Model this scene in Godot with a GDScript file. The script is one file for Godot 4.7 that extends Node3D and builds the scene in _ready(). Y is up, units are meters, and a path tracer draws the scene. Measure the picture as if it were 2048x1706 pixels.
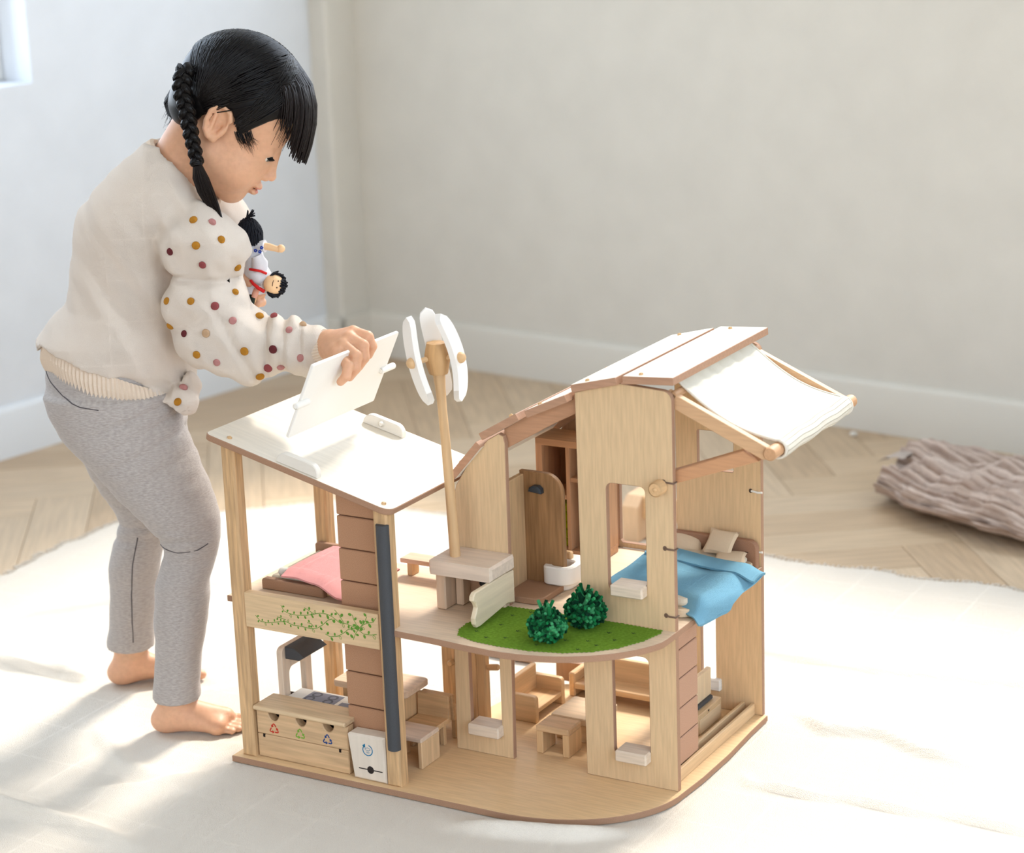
extends Node3D
# All lengths below are centimetres in the toy house's own axes: x along its front, y up from the top of its base board, z towards the viewer.

const BOARD_TOP := 1.3
var org := Vector3.ZERO
var flip_frame := false
var rng := RandomNumberGenerator.new()
var used := {}
var mats := {}

# ---------------------------------------------------------------- helpers
func hv(p: Vector3) -> Vector3:
	return Vector3(p.x, p.y + BOARD_TOP, p.z) * 0.01

func numbered(called: String) -> String:
	used[called] = used.get(called, -1) + 1
	return called if used[called] == 0 else "%s_%03d" % [called, used[called]]

func thing(called: String, label: String, category: String, at: Vector3, group := "") -> Node3D:
	var o := Node3D.new()
	o.name = numbered(called)
	add_child(o, true)
	o.position = hv(at)
	org = at
	o.set_meta("label", label)
	o.set_meta("category", category)
	if group != "":
		o.set_meta("group", group)
	return o

func S() -> SurfaceTool:
	var st := SurfaceTool.new()
	st.begin(Mesh.PRIMITIVE_TRIANGLES)
	return st

func part(called: String, layers: Array, parent: Node3D, label := "") -> MeshInstance3D:
	var m := ArrayMesh.new()
	for i in range(0, layers.size(), 2):
		var a = layers[i].commit_to_arrays()
		if a[Mesh.ARRAY_VERTEX] != null and a[Mesh.ARRAY_VERTEX].size() > 0:
			m.add_surface_from_arrays(Mesh.PRIMITIVE_TRIANGLES, a)
			m.surface_set_material(m.get_surface_count() - 1, layers[i + 1])
	return put(called, m, parent, label)

func put(called: String, m: Mesh, parent: Node3D, label := "") -> MeshInstance3D:
	var o := MeshInstance3D.new()
	o.mesh = m
	o.name = called
	parent.add_child(o, true)
	if label != "":
		o.set_meta("label", label)
	return o

func V(p: Vector3) -> Vector3:
	return (p - org) * 0.01

func tri(st: SurfaceTool, a: Vector3, b: Vector3, c: Vector3, na: Vector3, nb: Vector3, nc: Vector3) -> void:
	if (b - a).cross(c - a).dot(na + nb + nc) > 0.0:
		var t := b
		b = c
		c = t
		t = nb
		nb = nc
		nc = t
	if na.length_squared() < 0.5 or nb.length_squared() < 0.5 or nc.length_squared() < 0.5:
		var fn := (c - a).cross(b - a).normalized()
		if fn.length_squared() < 0.5:
			return
		na = fn
		nb = fn
		nc = fn
	st.set_normal(na)
	st.add_vertex(V(a))
	st.set_normal(nb)
	st.add_vertex(V(b))
	st.set_normal(nc)
	st.add_vertex(V(c))

func quad(st: SurfaceTool, a: Vector3, b: Vector3, c: Vector3, d: Vector3, n: Vector3) -> void:
	tri(st, a, b, c, n, n, n)
	tri(st, a, c, d, n, n, n)

# A box with chamfered edges, from corner a to corner b, turned by basis t about its middle.
func box(st: SurfaceTool, a: Vector3, b: Vector3, r := 0.07, t := Basis.IDENTITY) -> void:
	var m := (a + b) * 0.5
	var h := ((b - a) * 0.5).abs()
	r = minf(r, minf(h.x, minf(h.y, h.z)) * 0.49)
	for ax in 3:
		var u := (ax + 1) % 3
		var w := (ax + 2) % 3
		for s in [-1.0, 1.0]:
			var q := []
			for k in [[-1, -1], [1, -1], [1, 1], [-1, 1]]:
				var p := Vector3.ZERO
				p[ax] = s * h[ax]
				p[u] = k[0] * (h[u] - r)
				p[w] = k[1] * (h[w] - r)
				q.append(m + t * p)
			var n := Vector3.ZERO
			n[ax] = s
			quad(st, q[0], q[1], q[2], q[3], t * n)
			for s2 in [-1.0, 1.0]:   # the chamfer shared with the next axis
				var e := []
				for k in [-1.0, 1.0]:
					var p := Vector3.ZERO
					p[w] = k * (h[w] - r)
					p[ax] = s * h[ax]
					p[u] = s2 * (h[u] - r)
					e.append(m + t * p)
				for k in [1.0, -1.0]:
					var p := Vector3.ZERO
					p[w] = k * (h[w] - r)
					p[ax] = s * (h[ax] - r)
					p[u] = s2 * h[u]
					e.append(m + t * p)
				var nn := Vector3.ZERO
				nn[ax] = s
				nn[u] = s2
				quad(st, e[0], e[1], e[2], e[3], t * nn.normalized())
	for sx in [-1.0, 1.0]:
		for sy in [-1.0, 1.0]:
			for sz in [-1.0, 1.0]:
				var n: Vector3 = t * Vector3(sx, sy, sz).normalized()
				tri(st, m + t * Vector3(sx * h.x, sy * (h.y - r), sz * (h.z - r)), m + t * Vector3(sx * (h.x - r), sy * h.y, sz * (h.z - r)), m + t * Vector3(sx * (h.x - r), sy * (h.y - r), sz * h.z), n, n, n)

func inset(loop: PackedVector2Array, r: float) -> PackedVector2Array:
	var out := PackedVector2Array()
	var n := loop.size()
	for i in n:
		var p := loop[i]
		var d1 := (p - loop[(i + n - 1) % n]).normalized()
		var d2 := (loop[(i + 1) % n] - p).normalized()
		var n1 := Vector2(-d1.y, d1.x)
		var n2 := Vector2(-d2.y, d2.x)
		var m := (n1 + n2)
		m = m / maxf(0.3, m.length_squared()) * 2.0
		out.append(p + m * r)
	return out

func ccw(loop: PackedVector2Array) -> PackedVector2Array:
	var l := loop.duplicate()
	if Geometry2D.is_polygon_clockwise(l):
		l.reverse()
	return l

# A plate: the outline (with holes) in plane axes ax, ay, from depth d0 to d1 along az; its two faces go to sf and its edges to se.
func plate(sf: SurfaceTool, se: SurfaceTool, outline: PackedVector2Array, holes: Array, o: Vector3, ax: Vector3, ay: Vector3, az: Vector3, d0: float, d1: float, r := 0.07) -> void:
	var loops := [ccw(outline)]
	for h in holes:
		var l := ccw(h)
		l.reverse()
		loops.append(l)
	var ins := []
	for l in loops:
		ins.append(inset(l, r))
	var at := func(p: Vector2, d: float) -> Vector3: return o + ax * p.x + ay * p.y + az * d
	for li in loops.size():
		var l: PackedVector2Array = loops[li]
		var q: PackedVector2Array = ins[li]
		var n := l.size()
		for i in n:
			var j := (i + 1) % n
			var e := (l[j] - l[i]).normalized()
			var nn := (ax * e.y - ay * e.x)
			var na := nn
			var nb := nn
			var ep := (l[i] - l[(i + n - 1) % n]).normalized()
			var en := (l[(j + 1) % n] - l[j]).normalized()
			if ep.dot(e) > 0.85:
				na = (nn + ax * ep.y - ay * ep.x).normalized()
			if en.dot(e) > 0.85:
				nb = (nn + ax * en.y - ay * en.x).normalized()
			var a0: Vector3 = at.call(l[i], d0 + r)
			var a1: Vector3 = at.call(l[i], d1 - r)
			var b0: Vector3 = at.call(l[j], d0 + r)
			var b1: Vector3 = at.call(l[j], d1 - r)
			tri(se, a0, b0, b1, na, nb, nb)
			tri(se, a0, b1, a1, na, nb, na)
			var nt := (nn + az).normalized()
			quad(se, a1, b1, at.call(q[j], d1), at.call(q[i], d1), nt)
			nt = (nn - az).normalized()
			quad(se, a0, b0, at.call(q[j], d0), at.call(q[i], d0), nt)
	var poly: PackedVector2Array = ins[0].duplicate()
	for hi in range(1, ins.size()):
		# join the hole to the outline by a slit from its rightmost-lowest point
		var h: PackedVector2Array = ins[hi]
		var best := INF
		var bi := 0
		var bj := 0
		for i in poly.size():
			for j in h.size():
				var dd := poly[i].distance_squared_to(h[j])
				if dd < best:
					var ok := true
					for k in poly.size():
						if Geometry2D.segment_intersects_segment(poly[i].lerp(h[j], 0.01), h[j], poly[k], poly[(k + 1) % poly.size()]) != null:
							ok = false
							break
					if ok:
						best = dd
						bi = i
						bj = j
		var np := PackedVector2Array()
		for i in bi + 1:
			np.append(poly[i])
		for k in h.size() + 1:
			np.append(h[(bj + k) % h.size()])
		var side := (h[bj] - poly[bi]).normalized()
		np.append(poly[bi] + Vector2(0, 0))
		for i in range(bi + 1, poly.size()):
			np.append(poly[i])
		poly = np
	var ix := Geometry2D.triangulate_polygon(poly)
	if ix.is_empty():
		printerr("plate: outline could not be filled ", poly.size())
	for i in range(0, ix.size(), 3):
		var a := poly[ix[i]]
		var b := poly[ix[i + 1]]
		var c := poly[ix[i + 2]]
		tri(sf, at.call(a, d1), at.call(b, d1), at.call(c, d1), az, az, az)
		tri(sf, at.call(a, d0), at.call(b, d0), at.call(c, d0), -az, -az, -az)

func zplate(sf, se, outline, holes, z0: float, z1: float, r := 0.07) -> void:
	plate(sf, se, PackedVector2Array(outline), holes, Vector3.ZERO, Vector3.RIGHT, Vector3.UP, Vector3.BACK, z0, z1, r)

# outline in (z, y)
func xplate(sf, se, outline, holes, x0: float, x1: float, r := 0.07) -> void:
	plate(sf, se, PackedVector2Array(outline), holes, Vector3.ZERO, Vector3.BACK, Vector3.UP, Vector3.RIGHT, x0, x1, r)

# outline in (x, z)
func yplate(sf, se, outline, holes, y0: float, y1: float, r := 0.07) -> void:
	plate(sf, se, PackedVector2Array(outline), holes, Vector3.ZERO, Vector3.RIGHT, Vector3.BACK, Vector3.UP, y0, y1, r)

# a rectangle with each corner rounded by its own radius (order: left-low, right-low, right-high, left-high)
func rrect(x0: float, y0: float, x1: float, y1: float, r: Array, n := 5) -> PackedVector2Array:
	var out := PackedVector2Array()
	var cs := [Vector2(x0, y0), Vector2(x1, y0), Vector2(x1, y1), Vector2(x0, y1)]
	var inn := [Vector2(1, 1), Vector2(-1, 1), Vector2(-1, -1), Vector2(1, -1)]
	for k in 4:
		var rad: float = r[k]
		if rad < 0.3:
			out.append(cs[k])
			continue
		var c: Vector2 = cs[k] + inn[k] * rad
		for i in n + 1:
			var a := PI + PI / 2 * k + PI / 2 * i / n
			out.append(c + Vector2(cos(a), sin(a)) * rad)
	return out

func tube(st: SurfaceTool, pts: Array, radii: Array, n := 8, caps := true, flat := 1.0, flat_axis := Vector3.UP) -> void:
	var m := pts.size()
	var rings := []
	var u := Vector3.ZERO
	for i in m:
		var t: Vector3 = (pts[mini(i + 1, m - 1)] - pts[maxi(i - 1, 0)]).normalized()
		if i == 0:
			u = flat_axis - t * flat_axis.dot(t) if flat != 1.0 else Vector3.ZERO
			if u.length() < 0.1:
				u = t.cross(Vector3(0.13, 0.31, 0.94))
			u = u.normalized()
		u = (u - t * u.dot(t)).normalized()
		var w := t.cross(u)
		var ring := []
		for k in n:
			var a := TAU * k / n
			var nn := u * cos(a) * flat + w * sin(a)
			ring.append([pts[i] + nn * radii[i], (u * cos(a) / flat + w * sin(a)).normalized()])
		rings.append(ring)
	for i in m - 1:
		for k in n:
			var j := (k + 1) % n
			var a = rings[i][k]
			var b = rings[i][j]
			var c = rings[i + 1][j]
			var d = rings[i + 1][k]
			tri(st, a[0], b[0], c[0], a[1], b[1], c[1])
			tri(st, a[0], c[0], d[0], a[1], c[1], d[1])
	if caps:
		for e in [0, m - 1]:
			var nn: Vector3 = (pts[e] - pts[1 if e == 0 else m - 2]).normalized()
			for k in range(1, n - 1):
				tri(st, rings[e][0][0], rings[e][k][0], rings[e][k + 1][0], nn, nn, nn)

# a round bar with eased ends
func rod(st: SurfaceTool, a: Vector3, b: Vector3, r: float, n := 14, ease := 0.12) -> void:
	var t := (b - a).normalized() * ease
	tube(st, [a, a + t * 0.4, a + t, b - t, b - t * 0.4, b], [r - ease, r - ease * 0.3, r, r, r - ease * 0.3, r - ease], n)

func ball(st: SurfaceTool, c: Vector3, r: Vector3, t := Basis.IDENTITY, n := 12, m := 8) -> void:
	for i in m:
		for k in n:
			var q := []
			for e in [[i, k], [i, k + 1], [i + 1, k + 1], [i + 1, k]]:
				var la: float = PI * e[0] / m
				var lo: float = TAU * e[1] / n
				var s := Vector3(sin(la) * cos(lo), cos(la), sin(la) * sin(lo))
				q.append([c + t * (s * r), (t * (s / r)).normalized()])
			if i > 0:
				tri(st, q[0][0], q[1][0], q[2][0], q[0][1], q[1][1], q[2][1])
			if i < m - 1:
				tri(st, q[0][0], q[2][0], q[3][0], q[0][1], q[2][1], q[3][1])
			elif i == 0:
				tri(st, q[0][0], q[2][0], q[3][0], q[0][1], q[2][1], q[3][1])

# a flat printed line: a thin strip lying on the plane with normal n
func line(st: SurfaceTool, pts: Array, width: float, n: Vector3, closed := false) -> void:
	var m := pts.size()
	var l := []
	var r := []
	for i in m:
		var a: Vector3 = pts[(i + m - 1) % m] if closed or i > 0 else pts[0]
		var b: Vector3 = pts[(i + 1) % m] if closed or i < m - 1 else pts[m - 1]
		var s := (b - a).normalized().cross(n) * width * 0.5
		l.append(pts[i] - s)
		r.append(pts[i] + s)
	for i in (m if closed else m - 1):
		var j := (i + 1) % m
		quad(st, l[i], r[i], r[j], l[j], n)

func disc(st: SurfaceTool, c: Vector3, u: Vector3, w: Vector3, n: Vector3, k := 10) -> void:
	for i in k:
		var a := TAU * i / k
		var b := TAU * (i + 1) / k
		tri(st, c, c + u * cos(a) + w * sin(a), c + u * cos(b) + w * sin(b), n, n, n)

# ---------------------------------------------------------------- materials
func noise_tex(freq: float, lo: float, hi: float, sd: int, octaves := 4, size := 512, type := FastNoiseLite.TYPE_SIMPLEX_SMOOTH) -> NoiseTexture2D:
	var key := "n%f_%f_%f_%d" % [freq, lo, hi, sd]
	if mats.has(key):
		return mats[key]
	var f := FastNoiseLite.new()
	f.noise_type = type
	f.seed = sd
	f.frequency = freq
	f.fractal_octaves = octaves
	var t := NoiseTexture2D.new()
	t.width = size
	t.height = size
	t.seamless = true
	t.noise = f
	var g := Gradient.new()
	g.set_color(0, Color(lo, lo, lo))
	g.set_color(1, Color(hi, hi, hi))
	t.color_ramp = g
	mats[key] = t
	return t

func plain(c: Color, rough := 0.6, spec := 0.4) -> StandardMaterial3D:
	var key := "p%s%f%f" % [c.to_html(), rough, spec]
	if mats.has(key):
		return mats[key]
	var m := StandardMaterial3D.new()
	m.albedo_color = c
	m.roughness = rough
	m.metallic_specular = spec
	mats[key] = m
	return m

func tex_mat(key: String, c: Color, rough: float, t: Texture2D, sc: Vector3, bump := 0.0, bt: Texture2D = null, spec := 0.4) -> StandardMaterial3D:
	if mats.has(key):
		return mats[key]
	var m := StandardMaterial3D.new()
	m.albedo_color = c
	m.albedo_texture = t
	m.roughness = rough
	m.metallic_specular = spec
	m.uv1_triplanar = true
	m.uv1_scale = sc
	if bump > 0.0:
		m.heightmap_enabled = true
		m.heightmap_texture = bt if bt else t
		m.heightmap_scale = bump
	mats[key] = m
	return m

func wood(c: Color, axis: int, fine := 20.0, contrast := 0.91) -> StandardMaterial3D:
	var s := Vector3(fine, fine, fine)
	s[axis] = fine / 14.0
	return tex_mat("w%s%d%f%f" % [c.to_html(), axis, fine, contrast], c, 0.5, noise_tex(0.018, contrast, 1.0, 5, 5), s)

func fibre(c: Color) -> StandardMaterial3D:
	return tex_mat("f" + c.to_html(), c, 0.75, noise_tex(0.11, 0.8, 1.0, 9, 3), Vector3(14, 14, 14))

# ---------------------------------------------------------------- scene
func _ready() -> void:
	rng.seed = 7
	make_camera_and_light()
	make_room()
	make_rug()
	make_house()
	make_furniture()
	make_toys()
	make_knit()
	make_person()

func make_camera_and_light() -> void:
	var cam := Camera3D.new()
	cam.name = "camera"
	var fl := 4362.64
	cam.fov = rad_to_deg(2.0 * atan(853.0 / fl))
	cam.near = 0.05
	cam.far = 60.0
	# measured turn of the camera: its right, up and backward directions
	var b := Basis(Vector3(0.869585, -0.036638, -0.492421), Vector3(-0.100106, 0.963454, -0.248466), Vector3(0.483529, 0.265357, 0.834138))
	cam.basis = b
	cam.position = hv(Vector3(124.09, 133.17, 257.34))
	var at := CameraAttributesPhysical.new()
	at.frustum_focal_length = 77.0
	at.exposure_aperture = 3.6
	at.frustum_focus_distance = 3.18
	cam.attributes = at
	add_child(cam)
	cam.fov = rad_to_deg(2.0 * atan(853.0 / fl))
	cam.current = true
	var env := Environment.new()
	env.background_mode = Environment.BG_SKY
	var sky := Sky.new()
	var sm := ProceduralSkyMaterial.new()
	sm.sky_top_color = Color(0.78, 0.86, 0.96)
	sm.sky_horizon_color = Color(0.97, 0.985, 1.0)
	sm.ground_bottom_color = Color(0.55, 0.55, 0.52)
	sm.ground_horizon_color = Color(0.8, 0.8, 0.78)
	sm.sky_energy_multiplier = 1.6
	sm.ground_energy_multiplier = 1.5
	sky.sky_material = sm
	env.sky = sky
	env.tonemap_mode = Environment.TONE_MAPPER_LINEAR
	env.tonemap_exposure = 1.08
	env.sdfgi_enabled = true
	env.ssao_enabled = true
	env.ssil_enabled = true
	var we := WorldEnvironment.new()
	we.name = "surroundings"
	we.environment = env
	add_child(we)
	# low white sun through the tall windows of the back wall, out of the frame above
	var sun := DirectionalLight3D.new()
	sun.name = "sun"
	sun.light_color = Color(1.0, 0.965, 0.92)
	sun.light_energy = 2.0
	sun.light_angular_distance = 11.0
	sun.shadow_enabled = true
	var el := deg_to_rad(45.0)
	var dir := Vector3(-0.02 * cos(el), -sin(el), cos(el)).normalized()
	sun.basis = Basis.looking_at(dir, Vector3.UP)
	add_child(sun)
	# sky light of the two windows behind the viewer
	daylight("window_light", 455.0, 135.0, 325.0, Vector3(-1, 0, 0), 340.0, 200.0, 3.6, Color(0.86, 0.93, 1.0))
	daylight("window_light", 235.0, 135.0, 592.0, Vector3(0, 0, -1), 300.0, 200.0, 1.7, Color(1.0, 0.90, 0.78))
	daylight("window_light", 195.0, 187.0, -4.0, Vector3(0, 0, 1), 296.0, 172.0, 3.0, Color(0.93, 0.96, 1.0))
	daylight("window_light", -6.0, 160.0, 185.0, Vector3(1, 0, 0), 160.0, 150.0, 1.5, Color(0.86, 0.93, 1.0))

const CORNER := Vector3(-198.4, 0.0, -216.5)
var E1 := Vector3(0.98898, 0, 0.14805)
var EN := Vector3(-0.14805, 0, 0.98898)

func room(a: float, y: float, b: float) -> Vector3:
	return CORNER + E1 * a + EN * b + Vector3(0, y - BOARD_TOP, 0)

func daylight(called: String, a: float, y: float, b: float, dir: Vector3, w: float, h: float, energy: float, c: Color) -> void:
	var l := AreaLight3D.new()
	l.name = numbered(called)
	l.area_size = Vector2(w, h) * 0.01
	l.area_normalize_energy = true
	l.light_energy = energy
	l.light_color = c
	l.shadow_enabled = true
	l.set("area_range", 12.0)
	l.set("area_attenuation", 2.0)
	var d := E1 * dir.x + Vector3.UP * dir.y + EN * dir.z
	l.basis = Basis.looking_at(d, Vector3.UP)
	l.position = hv(room(a, y, b))
	add_child(l)

func struct(called: String, layers: Array, parent: Node3D = self) -> MeshInstance3D:
	var o := part(called, layers, parent)
	if parent == self:
		o.set_meta("kind", "structure")
		o.basis = Basis(E1, Vector3.UP, EN)
		o.position = hv(room(0, 0, 0))
	return o

func make_room() -> void:
	org = Vector3.ZERO
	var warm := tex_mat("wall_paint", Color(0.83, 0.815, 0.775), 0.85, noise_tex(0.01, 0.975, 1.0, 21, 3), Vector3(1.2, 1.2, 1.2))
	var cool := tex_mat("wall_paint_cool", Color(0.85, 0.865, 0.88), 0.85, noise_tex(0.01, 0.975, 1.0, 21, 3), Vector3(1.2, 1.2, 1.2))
	var white := plain(Color(0.90, 0.90, 0.89), 0.5)
	var gloss := plain(Color(0.83, 0.815, 0.775), 0.45)
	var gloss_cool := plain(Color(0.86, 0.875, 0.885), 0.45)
	var st := S()
	# back wall with a tall window strip above the frame
	zplate(st, st, [Vector2(-12, -8), Vector2(472, -8), Vector2(472, 290), Vector2(-12, 290)], [PackedVector2Array([Vector2(45, 98), Vector2(345, 98), Vector2(345, 276), Vector2(45, 276)])], -14, 0, 0.2)
	struct("wall_back", [st, warm])
	st = S()
	xplate(st, st, [Vector2(0, -8), Vector2(600, -8), Vector2(600, 290), Vector2(0, 290)], [PackedVector2Array([Vector2(101, 83), Vector2(265, 83), Vector2(265, 235), Vector2(101, 235)])], -14, 0, 0.2)
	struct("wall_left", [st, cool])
	st = S()
	xplate(st, st, [Vector2(0, -8), Vector2(600, -8), Vector2(600, 290), Vector2(0, 290)], [PackedVector2Array([Vector2(150, 30), Vector2(500, 30), Vector2(500, 240), Vector2(150, 240)])], 460, 474, 0.2)
	struct("wall_right", [st, warm])
	st = S()
	zplate(st, st, [Vector2(-12, -8), Vector2(472, -8), Vector2(472, 290), Vector2(-12, 290)], [PackedVector2Array([Vector2(80, 30), Vector2(390, 30), Vector2(390, 240), Vector2(80, 240)])], 600, 614, 0.2)
	struct("wall_front", [st, warm])
	st = S()
	box(st, Vector3(-14, 290, -14), Vector3(474, 302, 614), 0.2)
	struct("ceiling", [st, plain(Color(0.93, 0.925, 0.91), 0.9)])
	# the boxed pipe in the corner
	st = S()
	box(st, Vector3(-2, 0, -2), Vector3(5.8, 290, 10.4), 0.6)
	struct("trim_1", [st, warm])
	# skirting boards with an eased top edge
	skirting("baseboard_back", Vector3(5.8, 0, 0), Vector3(460, 0, 0), Vector3(0, 0, 1), gloss)
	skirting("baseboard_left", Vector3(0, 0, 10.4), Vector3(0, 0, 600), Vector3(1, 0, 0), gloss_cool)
	st = S()
	for q in [[Vector3(0, 0, 10.4), Vector3(7.2, 11.8, 11.8)], [Vector3(5.8, 0, 0), Vector3(7.2, 11.8, 11.8)]]:
		box(st, q[0], q[1], 0.3)
	struct("trim_2", [st, gloss])
	# windows: frame bars and panes
	window("window_1", [Vector3(-13, 83, 101), Vector3(-10, 235, 265)], 2, 1, 0, white, 1.5)
	window("window_2", [Vector3(45, 98, -10), Vector3(345, 276, -5)], 0, 1, 3, white)
	window("window_3", [Vector3(465, 30, 150), Vector3(470, 240, 500)], 2, 1, 3, white)
	window("window_4", [Vector3(80, 30, 605), Vector3(390, 240, 610)], 0, 1, 3, white)
	make_floor()

func skirting(called: String, a: Vector3, b: Vector3, n: Vector3, m: Material) -> void:
	var st := S()
	var t := (b - a).normalized()
	var prof := PackedVector2Array([Vector2(-0.5, 0), Vector2(1.4, 0), Vector2(1.4, 10.4), Vector2(1.15, 11.2), Vector2(0.6, 11.7), Vector2(-0.5, 11.8)])
	plate(st, st, prof, [], a, n, Vector3.UP, t, 0.0, a.distance_to(b), 0.05)
	struct(called, [st, m])

func window(called: String, span: Array, along: int, _up: int, bars: int, m: Material, w := 5.0) -> void:
	var lo: Vector3 = span[0]
	var hi: Vector3 = span[1]
	var st := S()
	for k in 2:   # the two posts
		var a := lo
		var b := hi
		a[along] = lo[along] if k == 0 else hi[along] - w
		b[along] = a[along] + w
		box(st, a, b, 0.4)
	for k in 2:   # head and sill rails
		var a := lo
		var b := hi
		a.y = lo.y if k == 0 else hi.y - w
		b.y = a.y + w
		a[along] += w
		b[along] -= w
		box(st, a, b, 0.4)
	var root := struct(called, [st, m])
	var g := StandardMaterial3D.new()
	g.transparency = BaseMaterial3D.TRANSPARENCY_ALPHA
	g.albedo_color = Color(1, 1, 1, 0.04)
	g.roughness = 0.02
	for k in bars:
		var bst := S()
		var a := lo
		var b := hi
		var c := lerpf(lo[along], hi[along], (k + 1.0) / (bars + 1.0))
		a[along] = c - 1.5
		b[along] = c + 1.5
		a.y += w
		b.y -= w
		box(bst, a, b, 0.4)
		part("glazing_bar", [bst, m], root)
	var ps := S()
	var mid := (lo + hi) * 0.5
	var thin := 2 - along
	var a2 := lo
	var b2 := hi
	a2[thin] = mid[thin] - 0.2
	b2[thin] = mid[thin] + 0.2
	box(ps, a2, b2, 0.02)
	part("pane", [ps, g], root)

func make_floor() -> void:
	var st := S()
	box(st, Vector3(-14, -14, -14), Vector3(474, -0.55, 614), 0.1)
	var root := struct("floor", [st, plain(Color(0.55, 0.44, 0.33), 0.8)])
	# herringbone oak boards, laid at 45 degrees to the back wall
	var tones := [Color(0.80, 0.70, 0.575), Color(0.83, 0.73, 0.605), Color(0.77, 0.665, 0.54), Color(0.815, 0.72, 0.60)]
	var L := 60.0
	var W := 12.0
	var meshes := []
	for t in tones.size() * 2:
		var s := S()
		box(s, Vector3(-L / 2 + 0.05, -0.6, -W / 2 + 0.05), Vector3(L / 2 - 0.05, 0, W / 2 - 0.05), 0.1)
		var m := ArrayMesh.new()
		m.add_surface_from_arrays(Mesh.PRIMITIVE_TRIANGLES, s.commit_to_arrays())
		var mt := tex_mat("oak%d" % t, tones[t % tones.size()], 0.42, noise_tex(0.018, 0.86, 1.0, 31, 5), Vector3(0.6, 6, 7))
		if t >= tones.size():
			mt = tex_mat("oakb%d" % t, tones[t % tones.size()], 0.42, noise_tex(0.018, 0.88, 1.0, 33, 5), Vector3(0.5, 6, 8))
		m.surface_set_material(0, mt)
		meshes.append(m)
	var rest := S()
	for i in range(-20, 45):
		for j in range(-14, 15):
			for k in 2:
				var c := Vector2(i * W, i * W) * 1.0 + Vector2(j * L, -j * L)
				if k == 0:
					c += Vector2(L / 2, W / 2)
				else:
					c += Vector2(W / 2 + 0.0, W + L / 2)
				var r45 := c.rotated(PI / 4)
				var a := r45.x + 40.0
				var b := r45.y + 60.0
				if a < -20 or a > 330 or b < -20 or b > 250:
					continue
				if a > 75 and b > 165:
					continue
				var h := hash(Vector3i(i, j, k))
				var o := MeshInstance3D.new()
				o.mesh = meshes[h % meshes.size()]
				o.name = "plank"
				o.position = Vector3(a, 0, b) * 0.01
				o.rotation.y = -PI / 4 + (0.0 if k == 0 else PI / 2)
				root.add_child(o, true)
	var _r := rest

# ridge lines of the crumpled cloth: points (x, z), height, width
var ridges := [
	[[Vector2(-150, 3), Vector2(-126.7, 1.2), Vector2(-113.3, 0.1), Vector2(-103, 1.5)], 1.3, 2.2],
	[[Vector2(-100, 42), Vector2(-86.9, 44), Vector2(-73.7, 45), Vector2(-58.8, 47)], 1.2, 2.6],
	[[Vector2(-24, -56.5), Vector2(-11.9, -56.7), Vector2(4.4, -55.5), Vector2(31.9, -59.8), Vector2(60, -62)], 0.7, 1.6],
	[[Vector2(2, -36.2), Vector2(10.1, -30.3), Vector2(18.3, -32), Vector2(25.8, -28.4), Vector2(36, -27)], 1.0, 2.2],
	[[Vector2(4, -11.5), Vector2(7.7, -7.6), Vector2(26, -8.9), Vector2(46.9, -10.1), Vector2(70, -12)], 0.8, 1.1],
	[[Vector2(-141, -14.7), Vector2(-126, -34), Vector2(-113, -51.8)], 0.9, 3.0],
	[[Vector2(-66, 20), Vector2(-72, 30), Vector2(-82, 37)], 0.7, 3.0],
	[[Vector2(-95, 14), Vector2(-88, 20), Vector2(-80, 26), Vector2(-70, 27)], 0.9, 3.0],
	[[Vector2(-26, 21.5), Vector2(-18, 20.5), Vector2(-8, 17.5), Vector2(-1, 12.5)], 1.2, 2.2],
	[[Vector2(-100, -60), Vector2(-80, -66), Vector2(-60, -64)], 0.7, 2.6],
]

func rug_height(x: float, z: float, f: FastNoiseLite) -> float:
	var h := 0.22 + 0.28 * (f.get_noise_2d(x, z) + 0.6)
	var p := Vector2(x, z)
	for r in ridges:
		var pts: Array = r[0]
		var best := INF
		var sgn := 1.0
		for i in pts.size() - 1:
			var c := Geometry2D.get_closest_point_to_segment(p, pts[i], pts[i + 1])
			var d := c.distance_to(p)
			if d < best:
				best = d
				sgn = signf((pts[i + 1] - pts[i]).cross(p - pts[i]))
		var ends := minf(p.distance_to(pts[0]), p.distance_to(pts[pts.size() - 1]))
		var q: float = best / (0.8 * r[2])
		if sgn > 0.0:
			q *= 1.7
		if q < 3.0:
			h += 1.5 * r[1] * exp(-q * q) * smoothstep(-2.0, 9.0, ends)
	# pressed flat under the toy house and the child's feet
	var flat := 0.0
	var dx := maxf(maxf(-66.5 - x, x - 1.2), 0.0)
	var dz := maxf(maxf(-31.0 - z, z - 17.0), 0.0)
	var corner := 0.0
	if x > -20.0 and z > 0.0:
		corner = maxf(0.0, Vector2((x + 20.0) / 20.9, z / 17.0).length() - 1.0) * 18.0
	flat = maxf(flat, 1.0 - smoothstep(0.0, 1.6, maxf(Vector2(dx, dz).length(), corner)))
	for q in [[Vector2(-87, 11.5), Vector2(-70.5, 6.5)], [Vector2(-104, 0), Vector2(-88, -10)]]:
		var d := Geometry2D.get_closest_point_to_segment(p, q[0], q[1]).distance_to(p)
		flat = maxf(flat, 1.0 - smoothstep(3.2, 5.0, d))
	return lerpf(h, 0.22, flat)

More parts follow.
